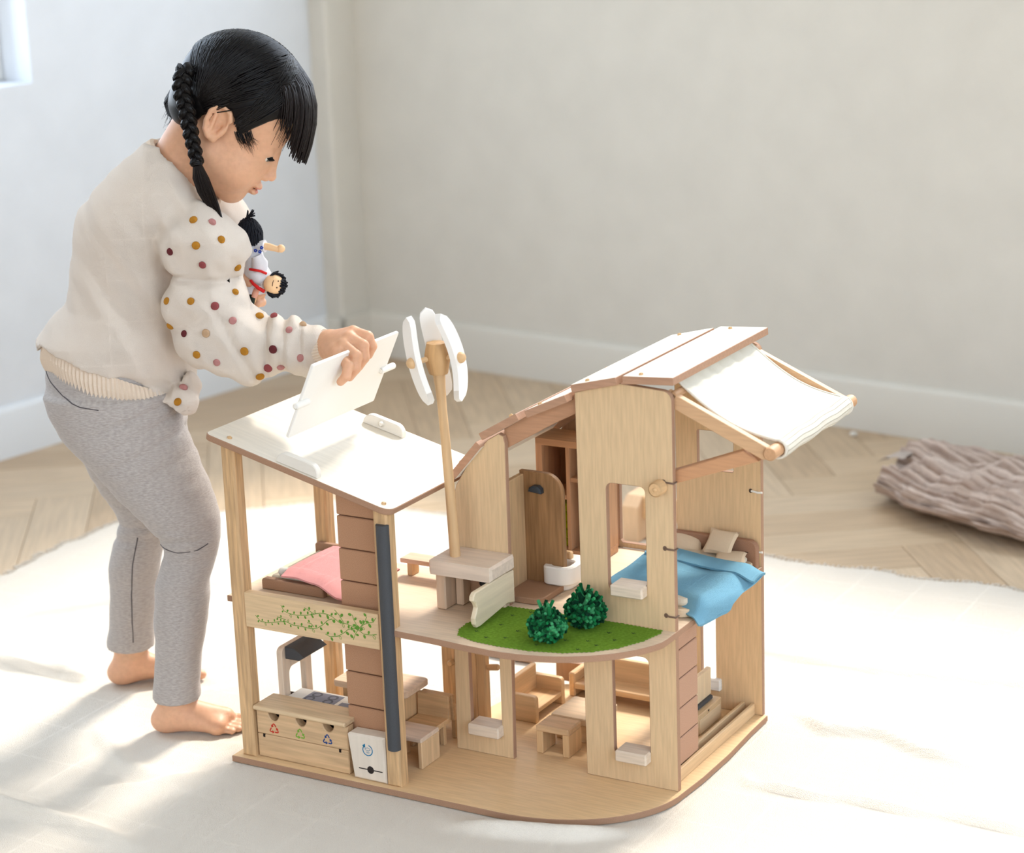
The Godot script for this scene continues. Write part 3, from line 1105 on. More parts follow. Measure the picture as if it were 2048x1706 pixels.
func kitchen() -> void:
	var o := thing("kitchen_counter", "wooden toy kitchen counter with three recycling symbols, printed hob and dark hood", "kitchen unit", Vector3(-54.5, 0, 11))
	var front := wood(Color(0.86, 0.72, 0.555), 0, 12.0, 0.84)
	var st := S()
	for q in [[Vector3(-62.4, 0.05, 6.9), Vector3(-61.6, 7.5, 13.3)], [Vector3(-48.1, 0.05, 6.9), Vector3(-47.3, 7.5, 11.6)], [Vector3(-61.6, 0.05, 6.9), Vector3(-48.1, 7.5, 7.6)], [Vector3(-61.6, 0.05, 7.6), Vector3(-48.1, 0.6, 11.6)]]:
		box(st, q[0], q[1])
	simple(st, "body", o, plain(Color(0.2, 0.12, 0.07), 0.9))
	# upper front board with three notches, lower board below
	var prof := PackedVector2Array([Vector2(-62.4, 3.78), Vector2(-46.05, 3.78), Vector2(-46.05, 7.5)])
	for x in [-49.45, -54.3, -59.25]:
		for i in 9:
			var a := PI * i / 8.0
			prof.append(Vector2(x + 1.0 * cos(a), 7.5 - 1.4 * sin(a)))
	prof.append(Vector2(-62.4, 7.5))
	st = S()
	zplate(st, st, prof, [], 13.35, 15.0, 0.12)
	var up := simple(st, "recycle_drawer", o, front)
	var cols := [Color(0.72, 0.16, 0.09), Color(0.42, 0.62, 0.18), Color(0.10, 0.25, 0.48)]
	for k in 3:
		st = S()
		recycle(st, Vector3([-59.29, -54.57, -49.69][k], 4.85, 15.012), 0.98)
		simple(st, "recycling_symbol", up, plain(cols[k], 0.7))
	st = S()
	box(st, Vector3(-62.4, 0.05, 13.35), Vector3(-46.05, 3.72, 15.0), 0.12)
	simple(st, "lower_board", o, front)
	for x in [-61.2, -47.55]:
		st = S()
		box(st, Vector3(x - 0.2, 3.25, 14.9), Vector3(x + 0.2, 3.75, 15.015), 0.01)
		simple(st, "slot", o, plain(Color(0.09, 0.05, 0.03), 0.9))
	st = S()
	xplate(st, st, rrect(10.4, 7.6, 15.7, 8.35, [0.1, 0.36, 0.36, 0.1], 4), [], -62.5, -46.1, 0.1)
	simple(st, "worktop", o, wood(Color(0.88, 0.765, 0.61), 0, 12.0, 0.84))
	st = S()
	box(st, Vector3(-60.2, 7.5, 6.2), Vector3(-47.4, 8.05, 10.35))
	var hob := simple(st, "hob_top", o, wood(PAINT, 0, 8.0, 0.95))
	st = S()
	var q := [Vector3(-57.6, 8.062, 10.1), Vector3(-51.8, 8.062, 10.3), Vector3(-51.9, 8.062, 6.7), Vector3(-57.6, 8.062, 6.7)]
	quad(st, q[0], q[1], q[2], q[3], Vector3.UP)
	quad(st, Vector3(-51.2, 8.062, 10.2), Vector3(-48.4, 8.062, 10.2), Vector3(-48.4, 8.062, 8.6), Vector3(-51.2, 8.062, 8.6), Vector3.UP)
	simple(st, "printed_hob", hob, plain(Color(0.52, 0.52, 0.56), 0.6), "grey printed cooking plate")
	for c in [Vector2(-56.3, 7.6), Vector2(-53.4, 7.7), Vector2(-56.6, 9.3), Vector2(-53.3, 9.3)]:
		st = S()
		for r in [0.78, 0.6]:
			var ring := []
			for i in 20:
				ring.append(Vector3(c.x + r * cos(TAU * i / 20), 8.07, c.y + r * sin(TAU * i / 20)))
			line(st, ring, 0.09, Vector3.UP, true)
		simple(st, "burner_ring", hob, plain(Color(0.12, 0.12, 0.14), 0.6))
	st = S()
	xplate(st, st, rrect(2.9, 0.05, 10.4, 15.8, [0, 0, 0.9, 0.9], 5), [rrect(4.6, 5.5, 8.7, 12.2, [1.0, 1.0, 1.0, 1.0], 5)], -61.4, -60.4, 0.1)
	simple(st, "hood_frame", o, wood(Color(0.87, 0.79, 0.70), 1, 10.0, 0.9))
	st = S()
	zplate(st, st, [Vector2(-60.4, 13.9), Vector2(-57.9, 13.9), Vector2(-56.9, 14.6), Vector2(-58.9, 15.8), Vector2(-60.4, 15.8)], [], 3.4, 9.6, 0.12)
	simple(st, "hood", o, tex_mat("slate", SLATE, 0.6, null, Vector3.ONE), "dark grey cooker hood")
	# the block with the blue symbol and the slider
	o = thing("compost_block", "white tapered toy bin with blue cloud symbol and black slider beside the drain pipe", "toy bin", Vector3(-42, 0, 15))
	st = S()
	zplate(st, st, [Vector2(-44.9, 0.05), Vector2(-39.25, 0.05), Vector2(-39.25, 7.2), Vector2(-45.35, 7.1), Vector2(-45.75, 6.8)], [], 13.1, 15.7, 0.3)
	simple(st, "body", o, wood(Color(0.88, 0.83, 0.765), 1, 8.0, 0.95))
	st = S()
	var ring := []
	for i in 19:
		var a := deg_to_rad(75.0 - 300.0 * i / 18.0)
		ring.append(Vector3(-42.2 + 0.82 * cos(a), 4.88 + 0.82 * sin(a), 15.712))
	line(st, ring, 0.16, Vector3.BACK)
	var tip: Vector3 = ring[18]
	tri(st, tip + Vector3(-0.32, 0.05, 0), tip + Vector3(0.2, -0.3, 0), tip + Vector3(0.18, 0.42, 0), Vector3.BACK, Vector3.BACK, Vector3.BACK)
	var cloud := []
	for i in 24:
		var a := TAU * i / 24
		cloud.append(Vector3(-42.2 + (0.42 + 0.05 * cos(a * 4)) * cos(a), 5.0 + 0.22 * sin(a) + 0.05 * absf(sin(a * 3)), 15.712))
	line(st, cloud, 0.07, Vector3.BACK, true)
	for i in 4:
		line(st, [Vector3(-42.4 + 0.15 * i, 4.7, 15.712), Vector3(-42.45 + 0.15 * i, 4.4, 15.712)], 0.06, Vector3.BACK)
	simple(st, "blue_symbol", o, plain(Color(0.10, 0.45, 0.60), 0.7), "blue printed rain cloud in a turning arrow")
	st = S()
	line(st, [Vector3(-43.9, 1.85, 15.712), Vector3(-39.8, 1.85, 15.712)], 0.17, Vector3.BACK)
	disc(st, Vector3(-41.87, 1.85, 15.716), Vector3(0.58, 0, 0), Vector3(0, 0.6, 0), Vector3.BACK, 18)
	simple(st, "slider_print", o, plain(Color(0.16, 0.13, 0.12), 0.7), "black printed slider")

func chair(at: Vector3, turn: float, label: String) -> void:
	var o := thing("toy_chair", label, "chair", at, "toy dining chairs")
	org = Vector3.ZERO
	o.rotation.y = turn
	var st := S()
	box(st, Vector3(-2.7, 3.2, -0.4), Vector3(2.7, 4.0, 4.0), 0.1)
	simple(st, "seat", o, wood(BEECH, 0, 12.0, 0.86))
	st = S()
	box(st, Vector3(-2.75, 3.3, -0.75), Vector3(2.75, 7.5, -0.05), 0.1, Basis(Vector3.RIGHT, -0.05))
	simple(st, "backrest", o, wood(BEECH, 0, 12.0, 0.84))
	for x in [-2.4, 1.7]:
		for z in [0.3, 2.6]:
			st = S()
			box(st, Vector3(x, 0.03, z), Vector3(x + 0.75, 3.25, z + 0.75), 0.08)
			simple(st, "leg", o, wood(BEECH, 1, 12.0, 0.86))

func dining() -> void:
	var o := thing("dining_table", "rectangular wooden toy dining table with rounded corners between brick column and posts", "table", Vector3(-49.7, 0, 0.5))
	var st := S()
	yplate(st, st, rrect(-56.3, -3.2, -43.1, 3.6, [0.7, 0.7, 0.7, 0.7], 4), [], 8.0, 9.0, 0.12)
	simple(st, "tabletop", o, wood(Color(0.86, 0.745, 0.63), 0, 12.0, 0.86))
	for x in [-55.0, -45.4]:
		st = S()
		box(st, Vector3(x, 0.03, -2.2), Vector3(x + 1.0, 8.0, 2.8))
		simple(st, "side_panel", o, wood(BEECH, 1, 12.0, 0.86))
	chair(Vector3(-41.3, 0, -0.9), 0.0, "wooden toy chair facing forward beside the dining table, in front of its twin")
	chair(Vector3(-41.0, 0, -2.6), PI, "wooden toy chair turned backwards, behind the chair beside the dining table")
	o = thing("toy_bench", "low wooden toy stool with a solid side panel behind the corner post", "stool", Vector3(-40.2, 0, 6.5))
	st = S()
	box(st, Vector3(-43.4, 4.1, 3.9), Vector3(-37.25, 4.8, 9.0), 0.15)
	simple(st, "seat", o, wood(Color(0.87, 0.78, 0.69), 0, 12.0, 0.88))
	st = S()
	box(st, Vector3(-37.95, 0.03, 4.0), Vector3(-37.2, 4.2, 9.0), 0.12)
	simple(st, "side_panel", o, wood(Color(0.87, 0.735, 0.57), 1, 12.0, 0.84))
	for z in [4.1, 8.1]:
		st = S()
		box(st, Vector3(-43.2, 0.03, z), Vector3(-42.4, 4.15, z + 0.75), 0.08)
		simple(st, "leg", o, wood(BEECH, 1))

func living() -> void:
	var b0 := wood(BEECH, 0, 12.0, 0.88)
	var b2 := wood(BEECH, 2, 12.0, 0.88)
	var o := thing("toy_armchair", "small wooden toy armchair facing the coffee table, its back to the left", "armchair", Vector3(-32.3, 0, -17))
	var st := S()
	for z in [[-13.8, -12.8], [-22.3, -21.3]]:
		st = S()
		zplate(st, st, rrect(-35.2, 0.03, -30.2, 4.35, [0.1, 0.1, 0.6, 0.2], 4), [], z[0], z[1], 0.12)
		simple(st, "arm", o, b0)
	st = S()
	box(st, Vector3(-35.0, 1.4, -21.3), Vector3(-30.3, 2.2, -13.8), 0.08)
	simple(st, "seat", o, b2)
	st = S()
	box(st, Vector3(-35.6, 0.6, -21.3), Vector3(-34.7, 6.2, -13.8), 0.1)
	simple(st, "backrest", o, b2)
	o = thing("coffee_table", "wooden toy coffee table with bright top behind the tower wall", "table", Vector3(-21.7, 0, -13))
	st = S()
	yplate(st, st, rrect(-25.6, -16.8, -18.0, -9.0, [0.5, 0.5, 0.5, 0.5], 4), [], 2.9, 4.0, 0.15)
	simple(st, "tabletop", o, wood(Color(0.87, 0.76, 0.62), 0, 12.0, 0.88))
	for z in [-16.0, -10.4]:
		st = S()
		box(st, Vector3(-25.0, 0.03, z), Vector3(-18.6, 3.0, z + 0.8))
		simple(st, "leg", o, b0)
	o = thing("footstool", "little wooden toy footstool in front of the coffee table", "stool", Vector3(-22.4, 0, -5.6))
	st = S()
	box(st, Vector3(-25.0, 3.5, -7.7), Vector3(-19.5, 4.5, -3.4), 0.2)
	simple(st, "seat", o, wood(Color(0.85, 0.705, 0.54), 0, 12.0, 0.86))
	for x in [-25.0, -20.6]:
		st = S()
		box(st, Vector3(x, 0.03, -7.6), Vector3(x + 1.1, 3.6, -3.5), 0.12)
		simple(st, "leg", o, wood(BEECH, 1, 12.0, 0.88))
	o = thing("toy_sofa", "long low wooden toy sofa against the rear wall", "sofa", Vector3(-20, 0, -27))
	for x in [-30.9, -12.4]:
		st = S()
		box(st, Vector3(x, 0.03, -29.3), Vector3(x + 1.1, 4.0, -24.8), 0.2)
		simple(st, "arm", o, b2)
	st = S()
	box(st, Vector3(-29.8, 1.5, -28.6), Vector3(-12.4, 2.4, -24.6), 0.1)
	simple(st, "seat", o, b0)
	st = S()
	box(st, Vector3(-29.8, 0.6, -29.4), Vector3(-12.4, 6.0, -28.4), 0.15)
	simple(st, "backrest", o, b0)
	o = thing("media_cabinet", "low wooden toy cabinet with a panel front beside the sliding track", "cabinet", Vector3(-8, 0, -22))
	st = S()
	box(st, Vector3(-10.6, 0.03, -27.2), Vector3(-5.6, 3.3, -18.8))
	simple(st, "body", o, wood(Color(0.86, 0.73, 0.565), 2, 12.0, 0.88))
	st = S()
	box(st, Vector3(-5.75, 0.3, -26.2), Vector3(-5.35, 2.6, -19.0), 0.05)
	simple(st, "door", o, wood(Color(0.87, 0.755, 0.60), 2, 12.0, 0.9))
	st = S()
	box(st, Vector3(-5.62, 2.75, -22.7), Vector3(-5.55, 3.0, -22.3), 0.01)
	simple(st, "slot", o, plain(Color(0.12, 0.07, 0.04), 0.9))
	o = thing("toy_television", "upright wooden toy screen on a dark grey foot, standing on the low cabinet", "television", Vector3(-7.2, 3.3, -23.5))
	st = S()
	box(st, Vector3(-7.7, 3.9, -26.4), Vector3(-6.9, 8.3, -19.8), 0.12)
	simple(st, "screen", o, wood(Color(0.87, 0.77, 0.63), 1, 12.0, 0.9))
	st = S()
	box(st, Vector3(-8.1, 3.32, -26.0), Vector3(-6.4, 4.0, -20.2), 0.25)
	simple(st, "foot", o, tex_mat("slate", SLATE, 0.6, null, Vector3.ONE), "dark grey foot")

# a soft sheet: heights over a grid of (s, t), both 0..1, doubled to give it thickness
func sheet(st: SurfaceTool, f: Callable, ns: int, nt: int, thick: float) -> void:
	var top := []
	for i in ns + 1:
		var row := []
		for k in nt + 1:
			row.append(f.call(float(i) / ns, float(k) / nt))
		top.append(row)
	var nr := []
	for i in ns + 1:
		var row := []
		for k in nt + 1:
			var n: Vector3 = (top[i][mini(k + 1, nt)] - top[i][maxi(k - 1, 0)]).cross(top[mini(i + 1, ns)][k] - top[maxi(i - 1, 0)][k]).normalized()
			row.append(n if n.y > -0.2 else -n)
		nr.append(row)
	for i in ns:
		for k in nt:
			for lay in [1.0, -1.0]:
				var v := []
				for e in [[i, k], [i + 1, k], [i + 1, k + 1], [i, k + 1]]:
					v.append([top[e[0]][e[1]] + nr[e[0]][e[1]] * thick * 0.5 * lay, nr[e[0]][e[1]] * lay])
				tri(st, v[0][0], v[1][0], v[2][0], v[0][1], v[1][1], v[2][1])
				tri(st, v[0][0], v[2][0], v[3][0], v[0][1], v[2][1], v[3][1])
	for e in [[0, true], [ns, true], [0, false], [nt, false]]:
		var m: int = nt if e[1] else ns
		for k in m:
			var a: Vector3 = top[e[0]][k] if e[1] else top[k][e[0]]
			var b: Vector3 = top[e[0]][k + 1] if e[1] else top[k + 1][e[0]]
			var na: Vector3 = nr[e[0]][k] if e[1] else nr[k][e[0]]
			var nb: Vector3 = nr[e[0]][k + 1] if e[1] else nr[k + 1][e[0]]
			quad(st, a + na * thick * 0.5, b + nb * thick * 0.5, b - nb * thick * 0.5, a - na * thick * 0.5, (b - a).cross(na).normalized())

func cushion(st: SurfaceTool, c: Vector3, w: float, d: float, h: float, t: Basis) -> void:
	for s in [1.0, -1.0]:
		var n := 10
		var P := func(i: int, k: int) -> Vector3:
			var x := -1.0 + 2.0 * i / n
			var y := -1.0 + 2.0 * k / n
			var pinch := 1.0 - 0.10 * (1.0 - x * x) * absf(y) ** 3 - 0.10 * (1.0 - y * y) * absf(x) ** 3
			var hh: float = pow(maxf(0.0, (1.0 - x * x) * (1.0 - y * y)), 0.4) * h * s
			return c + t * Vector3(x * w * pinch, hh, y * d * pinch)
		for i in n:
			for k in n:
				var a: Vector3 = P.call(i, k)
				var b: Vector3 = P.call(i + 1, k)
				var e: Vector3 = P.call(i + 1, k + 1)
				var g: Vector3 = P.call(i, k + 1)
				var nn := (e - a).cross(g - b).normalized()
				if nn.dot(t.y * s) < 0:
					nn = -nn
				quad(st, a, b, e, g, nn)

func fabric(key: String, c: Color, fuzz := 0.1) -> StandardMaterial3D:
	var m := tex_mat("fab" + key, c, 0.95, noise_tex(0.12, 0.9, 1.0, 41, 3), Vector3(16, 16, 16), fuzz, noise_tex(0.16, 0.0, 1.0, 43, 3), 0.1)
	m.rim_enabled = true
	m.rim = 0.4
	m.rim_tint = 0.6
	return m

func upstairs() -> void:
	var y0 := 24.2
	# single bed on the left
	var o := thing("single_bed", "small wooden toy bed under the pink blanket on the left upper floor", "bed", Vector3(-56, y0, 4))
	var st := S()
	zplate(st, st, rrect(-64.4, 24.25, -53.3, 25.95, [0.1, 0.1, 0.5, 0.5], 4), [], 7.6, 8.8, 0.15)
	simple(st, "footboard", o, fibre(Color(0.68, 0.53, 0.42)))
	st = S()
	box(st, Vector3(-64.0, 24.3, -5.4), Vector3(-52.8, 25.2, 7.7))
	simple(st, "bed_base", o, wood(BEECH, 2))
	st = S()
	zplate(st, st, rrect(-64.4, 24.25, -52.4, 27.2, [0.1, 0.1, 0.5, 0.5], 4), [], -6.4, -5.4, 0.15)
	simple(st, "headboard", o, fibre(Color(0.68, 0.53, 0.42)))
	st = S()
	box(st, Vector3(-63.6, 25.2, -5.3), Vector3(-53.0, 26.1, 7.4), 0.3)
	simple(st, "mattress", o, fabric("cream", Color(0.90, 0.85, 0.76)))
	for x in [-60.6, -57.4]:
		o = thing("toy_bolster", "white roll cushion under the pink blanket, %s" % ("left of the pair" if x < -59 else "right of the pair"), "cushion", Vector3(x, 26.1, 7.2), "rolls under the pink blanket")
		st = S()
		tube(st, [Vector3(x - 1.6, 26.75, 7.0), Vector3(x - 1.4, 26.75, 7.0), Vector3(x + 1.4, 26.7, 6.4), Vector3(x + 1.6, 26.7, 6.35)], [0.4, 0.65, 0.65, 0.4], 10)
		simple(st, "cover", o, fabric("white", Color(0.92, 0.90, 0.86)))
	o = thing("pink_blanket", "soft pink toy blanket draped over the small bed", "blanket", Vector3(-56, 26.2, 3))
	st = S()
	sheet(st, func(s: float, t: float) -> Vector3:
		var x := lerpf(-60.6, -48.6, s)
		var z := lerpf(-5.0, 9.4, t) + 1.6 * (s - 0.3) * t
		var y := 27.1 + 0.5 * sin(s * 4.0 + t * 3.0) * 0.4 + 0.45 * exp(-pow((s - 0.25) * 5.0, 2)) * t
		y -= 1.9 * smoothstep(0.55, 0.95, s) + 0.5 * smoothstep(0.85, 1.0, t) * (1.0 - s)
		return Vector3(x, y, z), 22, 22, 0.28)
	simple(st, "cloth", o, fabric("pink", Color(0.96, 0.68, 0.67), 0.14))
	# double bed on the right
	o = thing("double_bed", "wide wooden toy bed with a low headboard in the tower bedroom", "bed", Vector3(-8, y0, -17))
	st = S()
	yplate(st, st, rrect(-15.6, -28.6, -0.5, -5.0, [1.0, 1.0, 1.6, 1.6], 5), [], 24.3, 25.4, 0.15)
	simple(st, "bed_base", o, wood(Color(0.86, 0.77, 0.65), 2, 12.0, 0.92))
	st = S()
	yplate(st, st, rrect(-15.0, -28.2, -1.2, -6.2, [1.0, 1.0, 1.4, 1.4], 5), [], 25.4, 26.5, 0.4)
	simple(st, "mattress", o, fabric("cream", Color(0.90, 0.85, 0.76)))
	st = S()
	zplate(st, st, rrect(-15.8, 24.25, -0.2, 28.6, [0.1, 0.1, 1.3, 1.3], 5), [], -29.7, -28.6, 0.15)
	simple(st, "headboard", o, fibre(Color(0.66, 0.49, 0.38)))
	var ps := [[Vector3(-11.3, 27.3, -28.1), 0.55, "left of the two cream cushions, lying tilted on the blue bed"], [Vector3(-5.4, 28.3, -27.2), 0.75, "right of the two cream cushions, propped up on the blue bed"]]
	for k in 2:
		o = thing("toy_cushion", "square cream toy cushion, " + ps[k][2], "cushion", ps[k][0] - Vector3(0, 0.9, 0), "cream cushions on the double bed")
		st = S()
		cushion(st, ps[k][0], 2.3 if k == 0 else 2.5, 2.2, 0.55, Basis(Vector3.UP, 0.35 if k == 0 else -0.1) * Basis(Vector3.RIGHT, ps[k][1]))
		simple(st, "cover", o, fabric("cush", Color(0.90, 0.80, 0.67)))
	o = thing("toy_pillow", "flat cream toy pillow beside the headboard at the blue blanket's right edge", "pillow", Vector3(-2.8, 26.5, -25.5))
	st = S()
	cushion(st, Vector3(-3.0, 26.9, -25.4), 2.4, 2.4, 0.45, Basis(Vector3.UP, 0.3))
	simple(st, "cover", o, fabric("cush", Color(0.90, 0.80, 0.67)))
	o = thing("blue_blanket", "sky blue fleece toy blanket folded over at the top, hanging off the bed", "blanket", Vector3(-6, 26.6, -14))
	st = S()
	sheet(st, func(s: float, t: float) -> Vector3:
		var x := lerpf(-14.9, 3.9, s)
		var zt := lerpf(-24.2, -22.0, s)
		var zb := lerpf(-7.6, -5.0, smoothstep(0.45, 0.85, s)) - 6.5 * smoothstep(0.9, 1.0, s)
		var z := lerpf(zt, zb, t)
		if s > 0.8:
			x -= (s - 0.8) * 12.0 * smoothstep(0.0, 1.0, t) * 0.55
		var y := 27.0 + 0.22 * sin(s * 7.0 + 0.6) * sin(t * 4.0 + 0.5) + 0.12 * sin(s * 15.0 + t * 9.0)
		y -= 2.0 * smoothstep(0.80, 1.0, s) * t + 0.9 * smoothstep(0.82, 1.0, s)
		y -= 2.4 * smoothstep(0.84, 1.0, t) * smoothstep(0.3, 0.75, s)
		return Vector3(x, maxf(y, 24.45 if x < 0.3 else 23.6), z), 34, 30, 0.3)
	sheet(st, func(s: float, t: float) -> Vector3:
		var x := lerpf(-14.7, 4.2, s)
		var z := lerpf(-24.3, -20.2, t) + lerpf(0.0, 2.6, s)
		var y := 27.35 + 0.35 * sin(PI * t) + 0.2 * sin(s * 6.0 + 1.0)
		y -= 1.1 * smoothstep(0.82, 1.0, s)
		return Vector3(x, y, z), 34, 8, 0.34)
	simple(st, "cloth", o, fabric("blue", Color(0.54, 0.76, 0.86), 0.22))
	# shower
	o = thing("shower_stall", "tall wooden toy shower corner with a rounded back panel and dark shower head", "shower", Vector3(-25.5, y0, -5.5))
	st = S()
	yplate(st, st, rrect(-28.4, -8.6, -22.2, -1.4, [0.1, 0.1, 1.6, 0.1], 5), [], 24.25, 25.2, 0.12)
	simple(st, "tray", o, fibre(Color(0.70, 0.54, 0.42)))
	st = S()
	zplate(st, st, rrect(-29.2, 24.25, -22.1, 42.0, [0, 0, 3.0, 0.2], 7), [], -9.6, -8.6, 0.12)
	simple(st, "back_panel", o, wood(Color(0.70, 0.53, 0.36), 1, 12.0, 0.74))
	st = S()
	box(st, Vector3(-29.3, 24.25, -8.6), Vector3(-28.4, 41.6, -1.2), 0.12)
	simple(st, "side_panel", o, wood(Color(0.83, 0.69, 0.52), 1, 12.0, 0.86))
	st = S()
	zplate(st, st, [Vector2(-27.2, 39.3), Vector2(-25.0, 39.1), Vector2(-25.1, 39.8), Vector2(-25.6, 40.2), Vector2(-26.5, 40.2), Vector2(-27.0, 39.9)], [], -8.6, -7.3, 0.2)
	simple(st, "shower_head", o, plain(Color(0.22, 0.25, 0.28), 0.4), "dark grey shower head")
	# basin
	o = thing("toy_basin", "white rounded toy basin with a small wooden tap beside the shower", "basin", Vector3(-22.5, y0, -11))
	st = S()
	var g := S()
	yplate(st, g, rrect(-25.4, -14.2, -20.6, -7.4, [1.2, 2.0, 2.0, 1.2], 6), [rrect(-24.2, -11.4, -21.6, -8.4, [0.8, 0.8, 0.8, 0.8], 5)], 25.3, 28.1, 0.2)
	part("bowl", [st, plain(Color(0.92, 0.90, 0.87), 0.45), g, plain(Color(0.92, 0.90, 0.87), 0.45)], o)
	st = S()
	yplate(st, st, rrect(-24.9, -13.4, -21.4, -8.2, [1.0, 1.6, 1.6, 1.0], 6), [], 24.25, 25.4, 0.2)
	simple(st, "foot", o, plain(Color(0.92, 0.90, 0.87), 0.45))
	st = S()
	box(st, Vector3(-24.6, 28.0, -12.6), Vector3(-22.6, 29.2, -11.6), 0.2)
	simple(st, "tap", o, wood(BEECH, 0))
	# wardrobe
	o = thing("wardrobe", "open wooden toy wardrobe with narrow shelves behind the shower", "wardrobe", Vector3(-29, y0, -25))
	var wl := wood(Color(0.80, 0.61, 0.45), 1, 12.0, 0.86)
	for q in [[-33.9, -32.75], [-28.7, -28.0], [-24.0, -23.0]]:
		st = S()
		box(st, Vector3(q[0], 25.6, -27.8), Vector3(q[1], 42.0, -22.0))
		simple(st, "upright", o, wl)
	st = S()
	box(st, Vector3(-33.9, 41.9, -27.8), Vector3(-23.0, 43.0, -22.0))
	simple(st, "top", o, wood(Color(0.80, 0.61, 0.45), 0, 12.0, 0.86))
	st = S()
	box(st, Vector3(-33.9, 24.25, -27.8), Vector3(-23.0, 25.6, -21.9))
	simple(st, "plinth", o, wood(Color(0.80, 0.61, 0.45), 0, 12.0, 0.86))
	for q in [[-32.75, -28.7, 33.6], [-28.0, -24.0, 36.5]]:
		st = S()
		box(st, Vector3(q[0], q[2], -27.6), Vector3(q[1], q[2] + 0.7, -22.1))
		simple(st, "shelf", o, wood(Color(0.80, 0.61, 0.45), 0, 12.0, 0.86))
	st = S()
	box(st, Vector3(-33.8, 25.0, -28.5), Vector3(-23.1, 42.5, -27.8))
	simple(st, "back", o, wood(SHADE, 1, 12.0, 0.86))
	o = thing("folded_cloth", "folded lime green cloth inside the wardrobe", "cloth", Vector3(-30.6, 25.6, -25))
	st = S()
	for k in 5:
		box(st, Vector3(-32.6, 25.65 + k * 1.4, -27.4), Vector3(-28.8, 27.0 + k * 1.4, -23.0 + 0.3 * (k % 2)), 0.5)
	simple(st, "cloth", o, fabric("lime", Color(0.62, 0.66, 0.05)))
	# little bench at the back of the left upper floor
	o = thing("toy_shelf_bench", "low plank bench with a small block beside the wind turbine base", "bench", Vector3(-44, y0, -5))
	st = S()
	box(st, Vector3(-48.2, 26.4, -7.6), Vector3(-36.9, 27.1, -4.5), 0.12)
	simple(st, "seat", o, wood(Color(0.87, 0.72, 0.61), 0, 12.0, 0.9))
	for x in [-47.4, -38.6]:
		st = S()
		box(st, Vector3(x, 24.25, -7.2), Vector3(x + 0.9, 26.45, -5.2))
		simple(st, "leg", o, wood(BEECH, 1))
	o = thing("toy_block", "small wooden block lying on the plank bench", "block", Vector3(-39.6, 27.1, -6))
	st = S()
	box(st, Vector3(-40.8, 27.12, -7.0), Vector3(-38.9, 28.2, -5.2), 0.25)
	simple(st, "block", o, wood(Color(0.86, 0.74, 0.60), 0))

